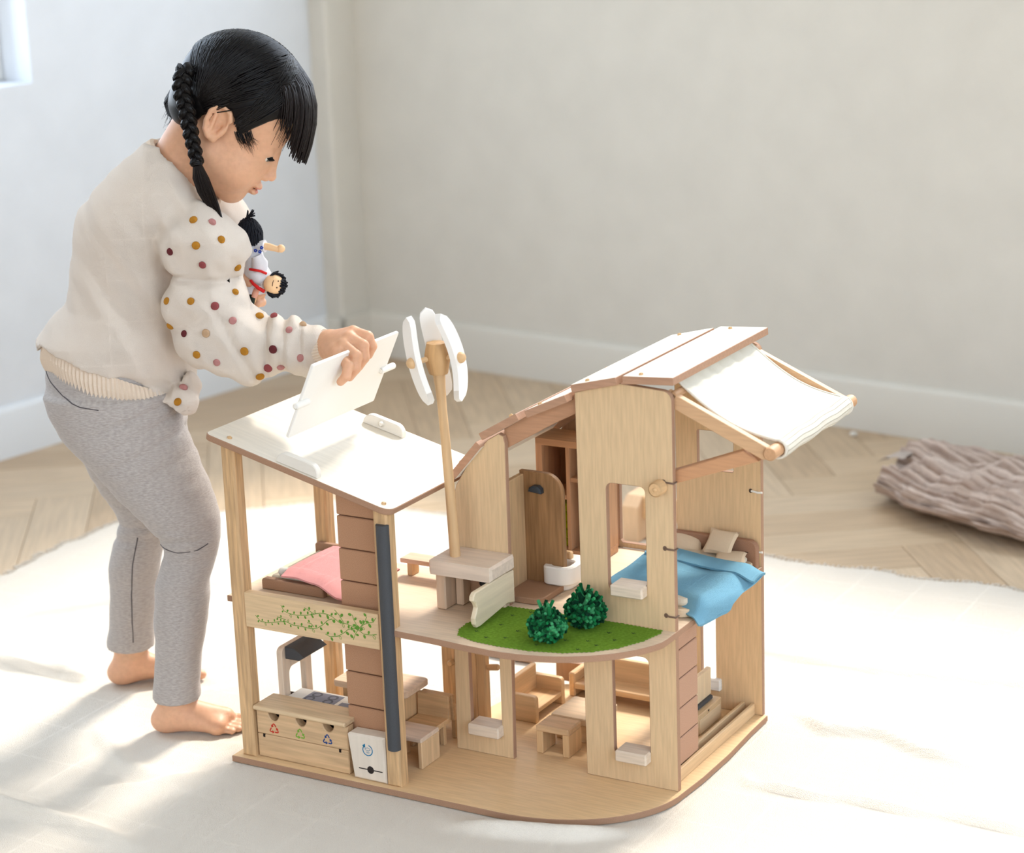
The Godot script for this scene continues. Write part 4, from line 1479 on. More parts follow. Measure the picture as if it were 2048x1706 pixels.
# ---------------------------------------------------------------- toys on and round the house
func make_toys() -> void:
	# wind turbine: base block, pole, hub and three white blades
	var o := thing("wind_turbine", "wooden toy wind turbine with three white upright blades on a tall pole", "wind turbine", Vector3(-30.5, 24.2, 4))
	var st := S()
	xplate(st, st, rrect(0.1, 30.0, 6.9, 32.2, [0.1, 0.1, 0.1, 0.1], 2), [], -35.9, -25.4, 0.35)
	var bm := wood(Color(0.87, 0.79, 0.71), 0, 10.0, 0.9)
	simple(st, "base_top", o, bm)
	for q in [[-35.6, -34.0, 0.6, 5.6], [-33.9, -32.6, 0.2, 3.0], [-27.4, -26.4, 0.2, 1.6]]:
		st = S()
		box(st, Vector3(q[0], 24.25, q[2]), Vector3(q[1], 30.1, q[3]), 0.2)
		simple(st, "leg", o, wood(Color(0.85, 0.74, 0.63), 1, 10.0, 0.9))
	st = S()
	box(st, Vector3(-32.6, 24.25, 0.1), Vector3(-27.4, 30.0, 0.9), 0.1)
	simple(st, "back", o, fibre(CORE))
	st = S()
	box(st, Vector3(-30.6, 27.2, 0.9), Vector3(-28.2, 28.7, 1.9), 0.3)
	simple(st, "switch", o, plain(Color(0.10, 0.10, 0.11), 0.4), "black switch block")
	var z := 4.0
	st = S()
	tube(st, [Vector3(-33.0, 31.9, z), Vector3(-33.4, 42, z), Vector3(-33.8, 50, z), Vector3(-34.05, 54, z), Vector3(-34.2, 57, z), Vector3(-34.35, 59.3, z)], [0.78, 0.72, 0.68, 0.66, 0.74, 0.9], 16)
	simple(st, "pole", o, wood(Color(0.84, 0.69, 0.51), 1, 12.0, 0.86))
	var hub := Vector3(-34.5, 61.5, z)
	st = S()
	tube(st, [hub + Vector3(0.15, -2.4, 0), hub + Vector3(0.15, -2.2, 0), hub + Vector3(0.05, -0.3, 0), hub + Vector3(0, 0.6, 0), hub + Vector3(-0.05, 1.9, 0), hub + Vector3(-0.05, 2.1, 0)], [1.3, 1.45, 1.95, 1.9, 1.55, 1.45], 8)
	simple(st, "hub", o, wood(Color(0.80, 0.63, 0.43), 1, 12.0, 0.86), "tapered wooden hub")
	# blades stand round the hub and all lean the same way in the picture plane (U across, W towards the viewer)
	var U := Vector3(0.8652, 0, -0.5015)
	var W := Vector3(0.5015, 0, 0.8652)
	var paint := plain(Color(0.93, 0.915, 0.89), 0.5)
	for k in 3:
		var off: Vector3 = [U * -3.1 + W * 2.0, U * 2.9 + W * 1.8, U * -0.3 + W * -3.4][k]
		var rad := off.normalized()
		var side := Vector3.UP.cross(rad).normalized()
		var lean := Basis(W, 0.19)
		st = S()
		var outer := []
		var c := hub + off + Vector3(0, 0.3 if k != 0 else -0.2, 0)
		var pts := []
		for i in 21:
			var t := -1.0 + 2.0 * i / 20
			var w := 1.25 * pow(maxf(0.0, 1.0 - pow(absf(t), 7.0)), 0.5)
			var bow := -1.5 * t * t * (1.0 if k != 0 else 0.55)
			pts.append([c + lean * (Vector3.UP * t * 6.5 + rad * bow), w, rad])
		for i in 20:
			for s in [0.45, -0.45]:
				var a: Array = pts[i]
				var b: Array = pts[i + 1]
				var n := rad * signf(s)
				quad(st, a[0] + lean * (side * a[1] + rad * s), a[0] + lean * (side * -a[1] + rad * s), b[0] + lean * (side * -b[1] + rad * s), b[0] + lean * (side * b[1] + rad * s), lean * n)
			for s in [1.0, -1.0]:
				var a: Array = pts[i]
				var b: Array = pts[i + 1]
				var sd: Vector3 = (side * s + Vector3.UP * (0.0 if absf(i - 10) < 8 else signf(i - 9.5))).normalized()
				quad(st, a[0] + lean * (side * a[1] * s + rad * 0.45), a[0] + lean * (side * a[1] * s - rad * 0.45), b[0] + lean * (side * b[1] * s - rad * 0.45), b[0] + lean * (side * b[1] * s + rad * 0.45), lean * sd)
		var bl := simple(st, "blade", o, paint, "white rounded blade")
		st = S()
		rod(st, hub + rad * 1.2, c + rad * 0.4, 0.4, 10)
		ball(st, c + rad * 0.5, Vector3(0.85, 0.85, 0.85) * 0.95, Basis.IDENTITY, 14, 8)
		simple(st, "peg", bl, wood(BEECH, 0), "wooden peg")
	# fence with a waved end
	o = thing("toy_fence", "pale wooden board with a scalloped end standing on the grass mat", "fence", Vector3(-26, 24.2, 6))
	st = S()
	xplate(st, st, [Vector2(0.1, 24.9), Vector2(2.3, 25.4), Vector2(10.0, 24.6), Vector2(10.9, 24.7), Vector2(11.4, 25.3), Vector2(11.5, 26.2), Vector2(11.0, 27.0), Vector2(10.7, 27.6), Vector2(11.0, 28.3), Vector2(11.7, 28.9), Vector2(11.6, 29.5), Vector2(11.0, 29.95), Vector2(2.3, 29.95), Vector2(0.1, 29.8)], [], -26.4, -25.6, 0.15)
	simple(st, "board", o, wood(Color(0.88, 0.81, 0.69), 2, 10.0, 0.92))
	# grass mat with a pinked edge
	o = thing("grass_mat", "green felt grass mat with zigzag edge and small printed tufts on the upper floor", "mat", Vector3(-14, 24.2, 6))
	var outline := []
	for p in [Vector2(-27.2, 13.6), Vector2(-28.2, 11.5), Vector2(-28.4, 9.2), Vector2(-27.8, 6), Vector2(-27.2, 0.7), Vector2(-19.2, 0.3), Vector2(-8, 0.3), Vector2(-1.9, 0.5), Vector2(-1.7, 1.6), Vector2(-2.6, 5.2), Vector2(-4.6, 9.0), Vector2(-7.2, 11.6), Vector2(-10.6, 13.6), Vector2(-15.4, 14.8), Vector2(-20.1, 15.0), Vector2(-24.0, 14.7)]:
		outline.append(p)
	var zig := PackedVector2Array()
	for i in outline.size():
		var a: Vector2 = outline[i]
		var b: Vector2 = outline[(i + 1) % outline.size()]
		var n := maxi(2, int(a.distance_to(b) / 0.32))
		var nn := (b - a).normalized().orthogonal()
		for k in n:
			zig.append(a.lerp(b, float(k) / n) + nn * (0.13 if k % 2 == 0 else -0.1))
	st = S()
	yplate(st, st, zig, [], 24.22, 24.36, 0.02)
	simple(st, "felt", o, tex_mat("felt", Color(0.44, 0.58, 0.20), 0.95, noise_tex(0.05, 0.82, 1.0, 61, 3), Vector3(6, 6, 6), 0.0, null, 0.1))
	for q in [Vector2(-25.5, 11.6), Vector2(-23.6, 8), Vector2(-24.0, 4), Vector2(-20.5, 12.2), Vector2(-20.2, 9.2), Vector2(-20.5, 5.6), Vector2(-18, 2), Vector2(-16.8, 7.3), Vector2(-15.2, 12.8), Vector2(-9.2, 12), Vector2(-7.6, 9.6), Vector2(-6.2, 6.8), Vector2(-9.4, 8.6), Vector2(-5.0, 3.4), Vector2(-8.2, 4.6), Vector2(-23, 13.2), Vector2(-12.4, 9.6), Vector2(-22.2, 1.8)]:
		st = S()
		for a in [-0.7, 0.0, 0.7]:
			var d := Vector3(sin(a), 0, -cos(a)) * 0.55
			line(st, [Vector3(q.x, 24.372, q.y), Vector3(q.x, 24.372, q.y) + d], 0.12, Vector3.UP)
		simple(st, "tuft_print", o, plain(Color(0.10, 0.20, 0.05), 0.9))
	pompom(Vector3(-14.6, 24.35, 10.6), 2.75, "dark green wool pompom bush at the front of the grass mat")
	pompom(Vector3(-12.3, 24.35, 3.4), 2.95, "dark green wool pompom bush farther back, next to the tower wall")
	solar()
	dolls()
	outside()

func pompom(c: Vector3, r: float, label: String) -> void:
	var o := thing("pompom_bush", label, "toy bush", c)
	var m0 := c + Vector3(0, r * 0.82, 0)
	var tones := [Color(0.07, 0.33, 0.18), Color(0.11, 0.47, 0.26), Color(0.27, 0.62, 0.40), Color(0.03, 0.20, 0.12)]
	var sts := [S(), S(), S(), S()]
	var core := S()
	ball(core, m0, Vector3(r, r * 0.85, r) * 0.62)
	simple(core, "core", o, plain(Color(0.02, 0.15, 0.08), 0.95))
	for i in 330:
		var y := 1.0 - 2.0 * (i + 0.5) / 330.0
		var a := i * 2.399963
		var d := Vector3(sqrt(1 - y * y) * cos(a), y * 0.85, sqrt(1 - y * y) * sin(a))
		var j := Vector3(rng.randf_range(-1, 1), rng.randf_range(-1, 1), rng.randf_range(-1, 1)) * 0.35
		var l := r * rng.randf_range(0.88, 1.08)
		if y > 0.8 and i % 4 == 0:
			l *= 1.3
		var e := m0 + (d + j * 0.5).normalized() * l * Vector3(1, 0.86 if d.y < 0.6 else 1.0, 1)
		e.y = maxf(e.y, c.y + 0.15)
		var k := rng.randi() % 4
		tube(sts[k], [m0 + d * r * 0.5, m0 + d * r * 0.8, e], [0.20, 0.31, 0.24], 5)
	for k in 4:
		var p := simple(sts[k], "yarn", o, fabric("yarn%d" % k, tones[k], 0.1))
		p.set_meta("kind", "stuff")

func solar() -> void:
	var o := thing("solar_panel", "plain white rectangular toy roof panel with two pegs, gripped by the child", "toy panel", Vector3(-50.3, 56.2, 4))
	var d := Vector3(5.2, 11.1, 0).normalized()
	var n := Vector3(d.y, -d.x, 0)
	var a := Vector3(-52.9, 50.6, 0)
	var st := S()
	plate(st, st, rrect(0, -6.9, 12.25, 15.4, [0.3, 0.3, 0.3, 0.3], 3), [], a, d, Vector3.BACK, n, -0.5, 0.0, 0.08)
	simple(st, "board", o, plain(Color(0.93, 0.915, 0.885), 0.5))
	for z in [[13.7, 17.0], [-8.7, -5.0]]:
		st = S()
		var p := a + d * 6.0 + n * 0.2
		rod(st, p + Vector3(0, 0, z[0]), p + Vector3(0, 0, z[1]), 0.5, 14, 0.18)
		simple(st, "peg", o, plain(Color(0.93, 0.915, 0.885), 0.5), "white round peg")

const PU := Vector3(0.8652, 0, -0.5015)
const PW := Vector3(0.5015, 0, 0.8652)
func pg(u: float, v: float, w: float) -> Vector3:
	return PU * u + PW * w + Vector3(0, v, 0)

func yarn_head(st: SurfaceTool, c: Vector3, r: float, dirs: Callable, n: int) -> void:
	for i in n:
		var y := 1.0 - 2.0 * (i + 0.5) / n
		var a := i * 2.399963
		var d := Vector3(sqrt(1 - y * y) * cos(a), y, sqrt(1 - y * y) * sin(a))
		var q: Vector3 = dirs.call(d)
		if q == Vector3.ZERO:
			continue
		tube(st, [c + d * r * 0.9, c + d * r * 1.06, c + d * r * 1.05 + q * r * 0.5, c + d * r * 0.95 + q * r], [0.16, 0.17, 0.17, 0.1], 4, false)

func dolls() -> void:
	var skin := plain(Color(0.92, 0.76, 0.58), 0.6)
	var navy := plain(Color(0.035, 0.045, 0.085), 0.8)
	var white := fabric("dollwhite", Color(0.93, 0.92, 0.93), 0.05)
	# the doll in the flowered dress, its back to the viewer
	var o := thing("toy_doll", "toy doll with tufted black yarn hair and a white dress with blue flowers", "doll", pg(-59.8, 68.0, -38))
	var hc := pg(-60.0, 75.7, -38.5)
	var st := S()
	ball(st, hc, Vector3(1.75, 1.8, 1.75))
	simple(st, "head", o, skin)
	st = S()
	for i in 130:
		var y := 1.0 - 1.75 * (i + 0.5) / 130.0
		var a := i * 2.399963
		var d := Vector3(sqrt(maxf(0, 1 - y * y)) * cos(a), y, sqrt(maxf(0, 1 - y * y)) * sin(a))
		var e := hc + Vector3(d.x * 1.95, -1.4 + 0.5 * y, d.z * 1.95)
		tube(st, [hc + Vector3(0, 1.95, 0), hc + d * 1.5 + Vector3(0, 0.9, 0), hc + d * 1.98, e], [0.15, 0.17, 0.17, 0.12], 4, false)
	for i in 16:
		var a := TAU * i / 16.0
		var t := hc + Vector3(0, 2.0, 0)
		tube(st, [t, t + Vector3(0.15 * cos(a), 0.5, 0.15 * sin(a)), t + PU * (0.6 + 0.5 * cos(a)) + Vector3(0, 1.1 + 0.5 * sin(a * 3), 0.3 * sin(a))], [0.15, 0.14, 0.09], 4, false)
	simple(st, "yarn_hair", o, navy)
	st = S()
	tube(st, [pg(-59.9, 74.4, -38.5), pg(-59.6, 73.8, -38.5), pg(-59.4, 71.5, -38.5), pg(-59.6, 68.0, -38.5), pg(-59.7, 66.8, -38.5)], [0.7, 1.35, 1.45, 1.9, 2.1], 14)
	tube(st, [pg(-59.0, 73.6, -38.0), pg(-58.2, 73.9, -37.6), pg(-57.6, 73.9, -37.4)], [0.9, 0.85, 0.95], 10)
	var dress := simple(st, "dress", o, white)
	st = S()
	for q in [[-59.0, 73.4], [-58.5, 72.5], [-58.0, 73.9], [-59.0, 72.2], [-58.3, 73.3], [-58.8, 71.3], [-58.9, 70.3], [-58.6, 69.6]]:
		var p := pg(q[0], q[1], -36.75 + (0.5 if q[0] > -58.4 else 0.0))
		for i in 5:
			var a := TAU * i / 5.0
			ball(st, p + PU * 0.17 * cos(a) + Vector3(0, 0.17 * sin(a), 0), Vector3(0.13, 0.13, 0.13), Basis.IDENTITY, 6, 4)
	simple(st, "flower_print", dress, plain(Color(0.10, 0.24, 0.62), 0.8), "blue printed flowers")
	st = S()
	tube(st, [pg(-57.9, 73.9, -37.5), pg(-57.0, 73.8, -37.3), pg(-56.0, 73.5, -37.2), pg(-55.5, 73.4, -37.1)], [0.55, 0.55, 0.45, 0.5], 10)
	ball(st, pg(-55.2, 73.5, -37.1), Vector3(0.62, 0.62, 0.62))
	simple(st, "arm", o, skin)
	for s in [-0.6, 0.5]:
		st = S()
		tube(st, [pg(-60.0 + s, 67.2, -38), pg(-60.4 + s, 65.8, -38), pg(-60.7 + s, 64.8, -38)], [0.5, 0.45, 0.4], 8)
		simple(st, "leg", o, skin)
	# the doll that hangs sideways, head to the right
	o = thing("toy_doll", "toy doll hanging sideways with black yarn hair, white shirt and red straps", "doll", pg(-57, 68.0, -38))
	hc = pg(-56.6, 68.2, -36.6)
	var face := (PW * 0.9 + PU * 0.35 + Vector3(0, 0.2, 0)).normalized()
	var top := (PU * 0.95 + Vector3(0, -0.25, 0)).normalized()
	var sd := face.cross(top).normalized()
	st = S()
	ball(st, hc, Vector3(1.55, 1.55, 1.55), Basis.IDENTITY, 16, 10)
	var head := simple(st, "head", o, skin)
	st = S()
	for s in [-0.55, 0.55]:
		ball(st, hc + (face * 1.5 + sd * s + top * 0.25).normalized() * 1.53, Vector3(0.12, 0.12, 0.12), Basis.IDENTITY, 6, 4)
	var mouth := []
	for i in 7:
		var a := -0.6 + 1.2 * i / 6.0
		mouth.append(hc + (face * 1.4 + sd * sin(a) * 0.7 - top * (0.25 + 0.25 * cos(a))).normalized() * 1.57)
	line(st, mouth, 0.1, face)
	simple(st, "face_print", head, plain(Color(0.25, 0.08, 0.06), 0.7), "painted eyes and smile")
	st = S()
	for i in 190:
		var y := 1.0 - 2.0 * (i + 0.5) / 190.0
		var a := i * 2.399963
		var d := Vector3(sqrt(1 - y * y) * cos(a), y, sqrt(1 - y * y) * sin(a))
		if d.dot(face) > 0.35 and d.dot(top) < 0.62:
			continue
		if d.dot(top) < -0.55:
			continue
		var e := hc + (d + top * 0.6).normalized() * rng.randf_range(1.75, 2.15)
		tube(st, [hc + d * 1.45, hc + (d + top * 0.3).normalized() * 1.72, e], [0.17, 0.18, 0.1], 4, false)
	simple(st, "yarn_hair", o, navy)
	st = S()
	tube(st, [pg(-57.9, 68.5, -37.2), pg(-58.2, 68.8, -37.4), pg(-58.8, 69.6, -37.6), pg(-59.4, 70.3, -38.0)], [0.9, 1.6, 1.75, 1.5], 14)
	tube(st, [pg(-58.7, 70.2, -37.2), pg(-58.5, 71.6, -37.0), pg(-58.9, 72.6, -37.0)], [1.25, 1.2, 0.8], 12)
	var shirt := simple(st, "shirt", o, white)
	st = S()
	tube(st, [pg(-57.5, 70.0, -35.95), pg(-58.3, 70.5, -35.5), pg(-59.4, 70.7, -35.7), pg(-60.0, 70.7, -36.3)], [0.2, 0.2, 0.2, 0.2], 6)
	tube(st, [pg(-58.0, 67.3, -35.9), pg(-58.8, 67.9, -35.6), pg(-59.6, 68.6, -35.8), pg(-60.0, 69.0, -36.3)], [0.28, 0.28, 0.24, 0.2], 6)
	simple(st, "strap", shirt, plain(Color(0.78, 0.10, 0.09), 0.7), "red straps")
	st = S()
	tube(st, [pg(-59.2, 67.6, -36.8), pg(-59.5, 66.8, -36.6), pg(-59.7, 66.3, -36.5)], [0.5, 0.5, 0.42], 8)
	simple(st, "hand", o, plain(Color(0.86, 0.62, 0.52), 0.6))
	st = S()
	tube(st, [pg(-59.9, 66.6, -36.9), pg(-60.3, 65.4, -36.9), pg(-60.5, 65.0, -36.9), pg(-60.8, 64.4, -36.9)], [0.5, 0.6, 0.62, 0.4], 8)
	simple(st, "leg", o, plain(Color(0.10, 0.14, 0.10), 0.7), "dark green trouser leg")

func outside() -> void:
	# things lying on the blanket behind the house
	var gy := -0.75
	var o := thing("toy_step", "small wooden toy bench with a sloping side on the blanket behind the tower", "bench", Vector3(-56, gy, -102))
	var st := S()
	xplate(st, st, [Vector2(-106, gy), Vector2(-99.4, gy), Vector2(-99.2, 6.4), Vector2(-101.5, 8.1), Vector2(-107.5, 8.1), Vector2(-107.5, 3.0)], [], -59.0, -55.5, 0.2)
	simple(st, "side_panel", o, wood(Color(0.86, 0.72, 0.57), 1))
	st = S()
	box(st, Vector3(-55.5, 3.6, -102.5), Vector3(-46.0, 8.1, -101.2), 0.15)
	simple(st, "rail", o, wood(BEECH, 0))
	st = S()
	box(st, Vector3(-46.0, gy, -107.5), Vector3(-43.0, 8.1, -99.5), 0.3)
	simple(st, "side_panel", o, wood(Color(0.86, 0.72, 0.57), 1))
	o = thing("black_clip", "small black plastic clip with a white dot on the blanket behind the house", "clip", Vector3(-51, gy, -37))
	st = S()
	plate(st, st, rrect(-52.9, -37.6, -48.5, -36.4, [0.4, 0.3, 0.3, 0.4], 4), [], Vector3.ZERO, Vector3.RIGHT, Vector3.BACK, Vector3.UP, gy, gy + 0.9, 0.15)
	simple(st, "body", o, plain(Color(0.03, 0.03, 0.035), 0.4))
	st = S()
	ball(st, Vector3(-52.2, gy + 0.9, -36.6), Vector3(0.3, 0.15, 0.3))
	simple(st, "dot", o, plain(Color(0.9, 0.9, 0.9), 0.5))
	o = thing("wood_offcut", "flat brown toy piece lying on the blanket behind the house", "toy piece", Vector3(-46, gy, -37))
	st = S()
	box(st, Vector3(-47.9, gy, -38.0), Vector3(-44.0, gy + 0.8, -36.2), 0.15)
	simple(st, "block", o, wood(Color(0.78, 0.62, 0.50), 0))
	o = thing("paper_scrap", "tiny white scrap lying on the bare floor by the skirting board", "scrap", Vector3(-45.3, -BOARD_TOP, -187))
	st = S()
	ball(st, Vector3(-45.3, -0.75, -187.0), Vector3(0.9, 0.55, 0.7), Basis(Vector3.UP, 0.5), 7, 5)
	simple(st, "scrap", o, plain(Color(0.9, 0.89, 0.86), 0.9))

# ---------------------------------------------------------------- the crumpled knitted bag at the right
func make_knit() -> void:
	var o := thing("knitted_bag", "crumpled brown and cream ribbed knitted bag lying on the bare wooden floor", "knitted bag", Vector3(0, -BOARD_TOP, -145))
	var m := StandardMaterial3D.new()
	m.vertex_color_use_as_albedo = true
	m.roughness = 0.95
	m.metallic_specular = 0.1
	m.heightmap_enabled = true
	m.uv1_triplanar = true
	m.uv1_scale = Vector3(12, 12, 12)
	m.heightmap_texture = noise_tex(0.16, 0.0, 1.0, 43, 3)
	m.heightmap_scale = 0.2
	var f := FastNoiseLite.new()
	f.seed = 12
	f.frequency = 0.05
	# the bag lies along its ribs: from the open mouth at the left to the bottom beyond the frame
	var ax := Vector3(0.88, 0, 0.475).normalized()
	var bx := Vector3(-0.475, 0, 0.88).normalized()
	var c0 := Vector3(-17.5, -BOARD_TOP, -150.0)
	var ns := 70
	var nt := 170
	var st := S()
	var grid := []
	for i in ns + 1:
		var row := []
		var s := float(i) / ns
		for k in nt + 1:
			var a := TAU * k / nt
			var len := 46.0
			var mouth := 1.0 - 0.10 * cos(a - 0.6)
			var d := s * len + (1.0 - s) * (2.2 * sin(a * 2.0 + 0.8) - 1.5 * cos(a))
			var half := lerpf(11.0, 15.0, smoothstep(0.0, 0.3, s)) * (1.0 - 0.35 * smoothstep(0.8, 1.0, s))
			var high := lerpf(5.2, 4.9, s) * (1.0 - 0.5 * smoothstep(0.75, 1.0, s)) * mouth
			var rib := 0.42 * sin(k * TAU / 5.0) + 0.5 * f.get_noise_2d(k * 3.0, s * 40.0)
			var big := 2.6 * f.get_noise_2d(k * 0.7, s * 70.0 + 300.0)
			var y := high * (1.0 + sin(a)) + (rib + big) * maxf(0.15, sin(a) + 0.3)
			var p := c0 + ax * d + bx * (half * cos(a) + big * 0.8 - 5.0 * s) + Vector3(0, maxf(y, 0.05), 0)
			var tone := clampf(0.5 + 0.9 * f.get_noise_2d(k * 9.0, s * 22.0 + 80.0) + 0.3 * sin(k * TAU / 5.0), 0, 1)
			var col := Color(0.30, 0.195, 0.145).lerp(Color(0.74, 0.61, 0.52), tone)
			row.append([p, col])
		grid.append(row)
	for i in ns:
		for k in nt:
			var q := [grid[i][k], grid[i + 1][k], grid[i + 1][k + 1], grid[i][k + 1]]
			var n: Vector3 = (q[2][0] - q[0][0]).cross(q[3][0] - q[1][0]).normalized()
			for e in [0, 2, 1, 0, 3, 2]:
				st.set_color(q[e][1])
				st.set_normal(n)
				st.add_vertex(V(q[e][0]))
	simple(st, "knit", o, m)
	# the pale cuff folded back at the mouth
	st = S()
	var cf := []
	for i in 13:
		var row := []
		var s := i / 12.0
		for k in 61:
			var a := lerpf(0.30, 1.02, k / 60.0) * PI
			var half := 11.3 + 0.7 * sin(s * PI)
			var y := 5.4 * (1.0 + sin(a)) * (1.0 - 0.25 * s) + 0.8 * sin(s * PI) + 0.5 * f.get_noise_2d(k * 4.0, s * 30.0)
			var d := lerpf(3.0, -4.6 - 1.2 * sin(a * 3.0), s)
			row.append(c0 + ax * d + bx * half * cos(a) + Vector3(0, maxf(y, 0.1), 0))
		cf.append(row)
	for i in 12:
		for k in 60:
			var a: Vector3 = cf[i][k]
			var b: Vector3 = cf[i + 1][k]
			var c: Vector3 = cf[i + 1][k + 1]
			var d: Vector3 = cf[i][k + 1]
			var n := (c - a).cross(d - b).normalized()
			if n.y < 0:
				n = -n
			quad(st, a, b, c, d, n)
	simple(st, "cuff", o, fabric("cuff", Color(0.83, 0.77, 0.72), 0.2), "pale folded cuff")

# ---------------------------------------------------------------- smooth bodies: a distance field on a grid, meshed with surface nets
class Field:
	var o: Vector3
	var c: float
	var nx: int
	var ny: int
	var nz: int
	var d := PackedFloat32Array()

	func _init(lo: Vector3, hi: Vector3, cell: float) -> void:
		o = lo
		c = cell
		nx = int((hi.x - lo.x) / cell) + 2
		ny = int((hi.y - lo.y) / cell) + 2
		nz = int((hi.z - lo.z) / cell) + 2
		d.resize(nx * ny * nz)
		d.fill(50.0)

	func mix(i: int, v: float, k: float) -> void:
		var e := d[i]
		var h := k - absf(e - v)
		if h > 0.0:
			d[i] = minf(e, v) - h * h / k * 0.25
		elif v < e:
			d[i] = v

	func span(lo: Vector3, hi: Vector3) -> Array:
		return [clampi(int((lo.x - o.x) / c), 0, nx), clampi(int((hi.x - o.x) / c) + 2, 0, nx), clampi(int((lo.y - o.y) / c), 0, ny), clampi(int((hi.y - o.y) / c) + 2, 0, ny), clampi(int((lo.z - o.z) / c), 0, nz), clampi(int((hi.z - o.z) / c) + 2, 0, nz)]

	# tapered capsule from a to b
	func cap(a: Vector3, b: Vector3, ra: float, rb: float, k := 0.6) -> void:
		var m := maxf(ra, rb) + k + c * 2.0
		var s := span(a.min(b) - Vector3(m, m, m), a.max(b) + Vector3(m, m, m))
		var ba := b - a
		var l2 := maxf(ba.length_squared(), 1e-6)
		for z in range(s[4], s[5]):
			for y in range(s[2], s[3]):
				var row := nx * (y + ny * z)
				for x in range(s[0], s[1]):
					var p := o + Vector3(x, y, z) * c - a
					var t := clampf(p.dot(ba) / l2, 0.0, 1.0)
					mix(row + x, (p - ba * t).length() - lerpf(ra, rb, t), k)

	# ellipsoid; cut = true carves it out
	func ell(m: Vector3, r: Vector3, k := 0.6, t := Basis.IDENTITY, cut := false) -> void:
		var big := maxf(r.x, maxf(r.y, r.z)) + k + c * 2.0
		var s := span(m - Vector3(big, big, big), m + Vector3(big, big, big))
		var inv := t.transposed()
		for z in range(s[4], s[5]):
			for y in range(s[2], s[3]):
				var row := nx * (y + ny * z)
				for x in range(s[0], s[1]):
					var q := inv * (o + Vector3(x, y, z) * c - m) / r
					var k0 := q.length()
					var k1 := (q / r).length()
					var v := k0 * (k0 - 1.0) / k1 if k1 > 1e-6 else -r.x
					if cut:
						var e := d[row + x]
						var h := k - absf(e + v)
						d[row + x] = maxf(e, -v) + (h * h / k * 0.25 if h > 0.0 else 0.0)
					else:
						mix(row + x, v, k)

	# a body given by level slices: rows of [y, back x, front x, middle z, half width]
	func loft(rows: Array, k := 0.6) -> void:
		var y0: float = rows[0][0]
		var y1: float = rows[rows.size() - 1][0]
		for y in range(ny):
			var v := o.y + y * c
			if v < y0 - 3.0 or v > y1 + 3.0:
				continue
			var w := clampf(v, y0, y1)
			var i := 0
			while i < rows.size() - 2 and rows[i + 1][0] < w:
				i += 1
			var a: Array = rows[i]
			var b: Array = rows[i + 1]
			var p: Array = rows[maxi(i - 1, 0)]
			var n: Array = rows[mini(i + 2, rows.size() - 1)]
			var t: float = (w - a[0]) / maxf(b[0] - a[0], 1e-6)
			var q := [0.0, 0.0, 0.0, 0.0, 0.0]
			for j in range(1, 5):
				q[j] = lerpf(a[j], b[j], t) * 0.4 + 0.6 * (cubic_interpolate(a[j], b[j], p[j], n[j], t))
			var cx: float = (q[1] + q[2]) * 0.5
			var rx: float = (q[2] - q[1]) * 0.5
			var cz: float = q[3]
			var rz: float = q[4]
			var over := maxf(maxf(y0 - v, v - y1), 0.0)
			var rm := minf(rx, rz)
			var s := span(Vector3(cx - rx - k - 3.0, v, cz - rz - k - 3.0), Vector3(cx + rx + k + 3.0, v, cz + rz + k + 3.0))
			for z in range(s[4], s[5]):
				var row := nx * (y + ny * z)
				var qz := (o.z + z * c - cz) / rz
				for x in range(s[0], s[1]):
					var qx := (o.x + x * c - cx) / rx
					var k0 := sqrt(qx * qx + qz * qz)
					var k1 := sqrt(qx * qx / (rx * rx) + qz * qz / (rz * rz))
					var e := k0 * (k0 - 1.0) / k1 if k1 > 1e-6 else -rm
					if over > 0.0:
						e = maxf(e, over)
					mix(row + x, e, k)

	# add f(point) to the distance near the surface
	func warp(f: Callable, reach := 1.6) -> void:
		for z in range(nz):
			for y in range(ny):
				var row := nx * (y + ny * z)
				for x in range(nx):
					if absf(d[row + x]) < reach:
						d[row + x] += f.call(o + Vector3(x, y, z) * c)

	func trim(f: Callable) -> void:
		for z in range(nz):
			for y in range(ny):
				var row := nx * (y + ny * z)
				for x in range(nx):
					if d[row + x] < 2.0:
						d[row + x] = maxf(d[row + x], f.call(o + Vector3(x, y, z) * c))

	func at(p: Vector3) -> float:
		var q := (p - o) / c
		var x := clampi(int(q.x), 0, nx - 2)
		var y := clampi(int(q.y), 0, ny - 2)
		var z := clampi(int(q.z), 0, nz - 2)
		var f := q - Vector3(x, y, z)
		var i := x + nx * (y + ny * z)
		var sy := nx
		var sz := nx * ny
		return lerpf(lerpf(lerpf(d[i], d[i + 1], f.x), lerpf(d[i + sy], d[i + sy + 1], f.x), f.y), lerpf(lerpf(d[i + sz], d[i + sz + 1], f.x), lerpf(d[i + sz + sy], d[i + sz + sy + 1], f.x), f.y), f.z)

	func normal(p: Vector3) -> Vector3:
		var e := c
		return Vector3(at(p + Vector3(e, 0, 0)) - at(p - Vector3(e, 0, 0)), at(p + Vector3(0, e, 0)) - at(p - Vector3(0, e, 0)), at(p + Vector3(0, 0, e)) - at(p - Vector3(0, 0, e))).normalized()

	# appends vertices, normals and indices to acc
	func mesh(acc: Dictionary, org: Vector3) -> void:
		var ids := PackedInt32Array()
		ids.resize(nx * ny * nz)
		ids.fill(-1)
		var sy := nx
		var sz := nx * ny
		var vs: PackedVector3Array = acc.v
		var ns: PackedVector3Array = acc.n
		var ix: PackedInt32Array = acc.i
		var off := [0, 1, sy, sy + 1, sz, sz + 1, sz + sy, sz + sy + 1]
		var corner := [Vector3(0, 0, 0), Vector3(1, 0, 0), Vector3(0, 1, 0), Vector3(1, 1, 0), Vector3(0, 0, 1), Vector3(1, 0, 1), Vector3(0, 1, 1), Vector3(1, 1, 1)]
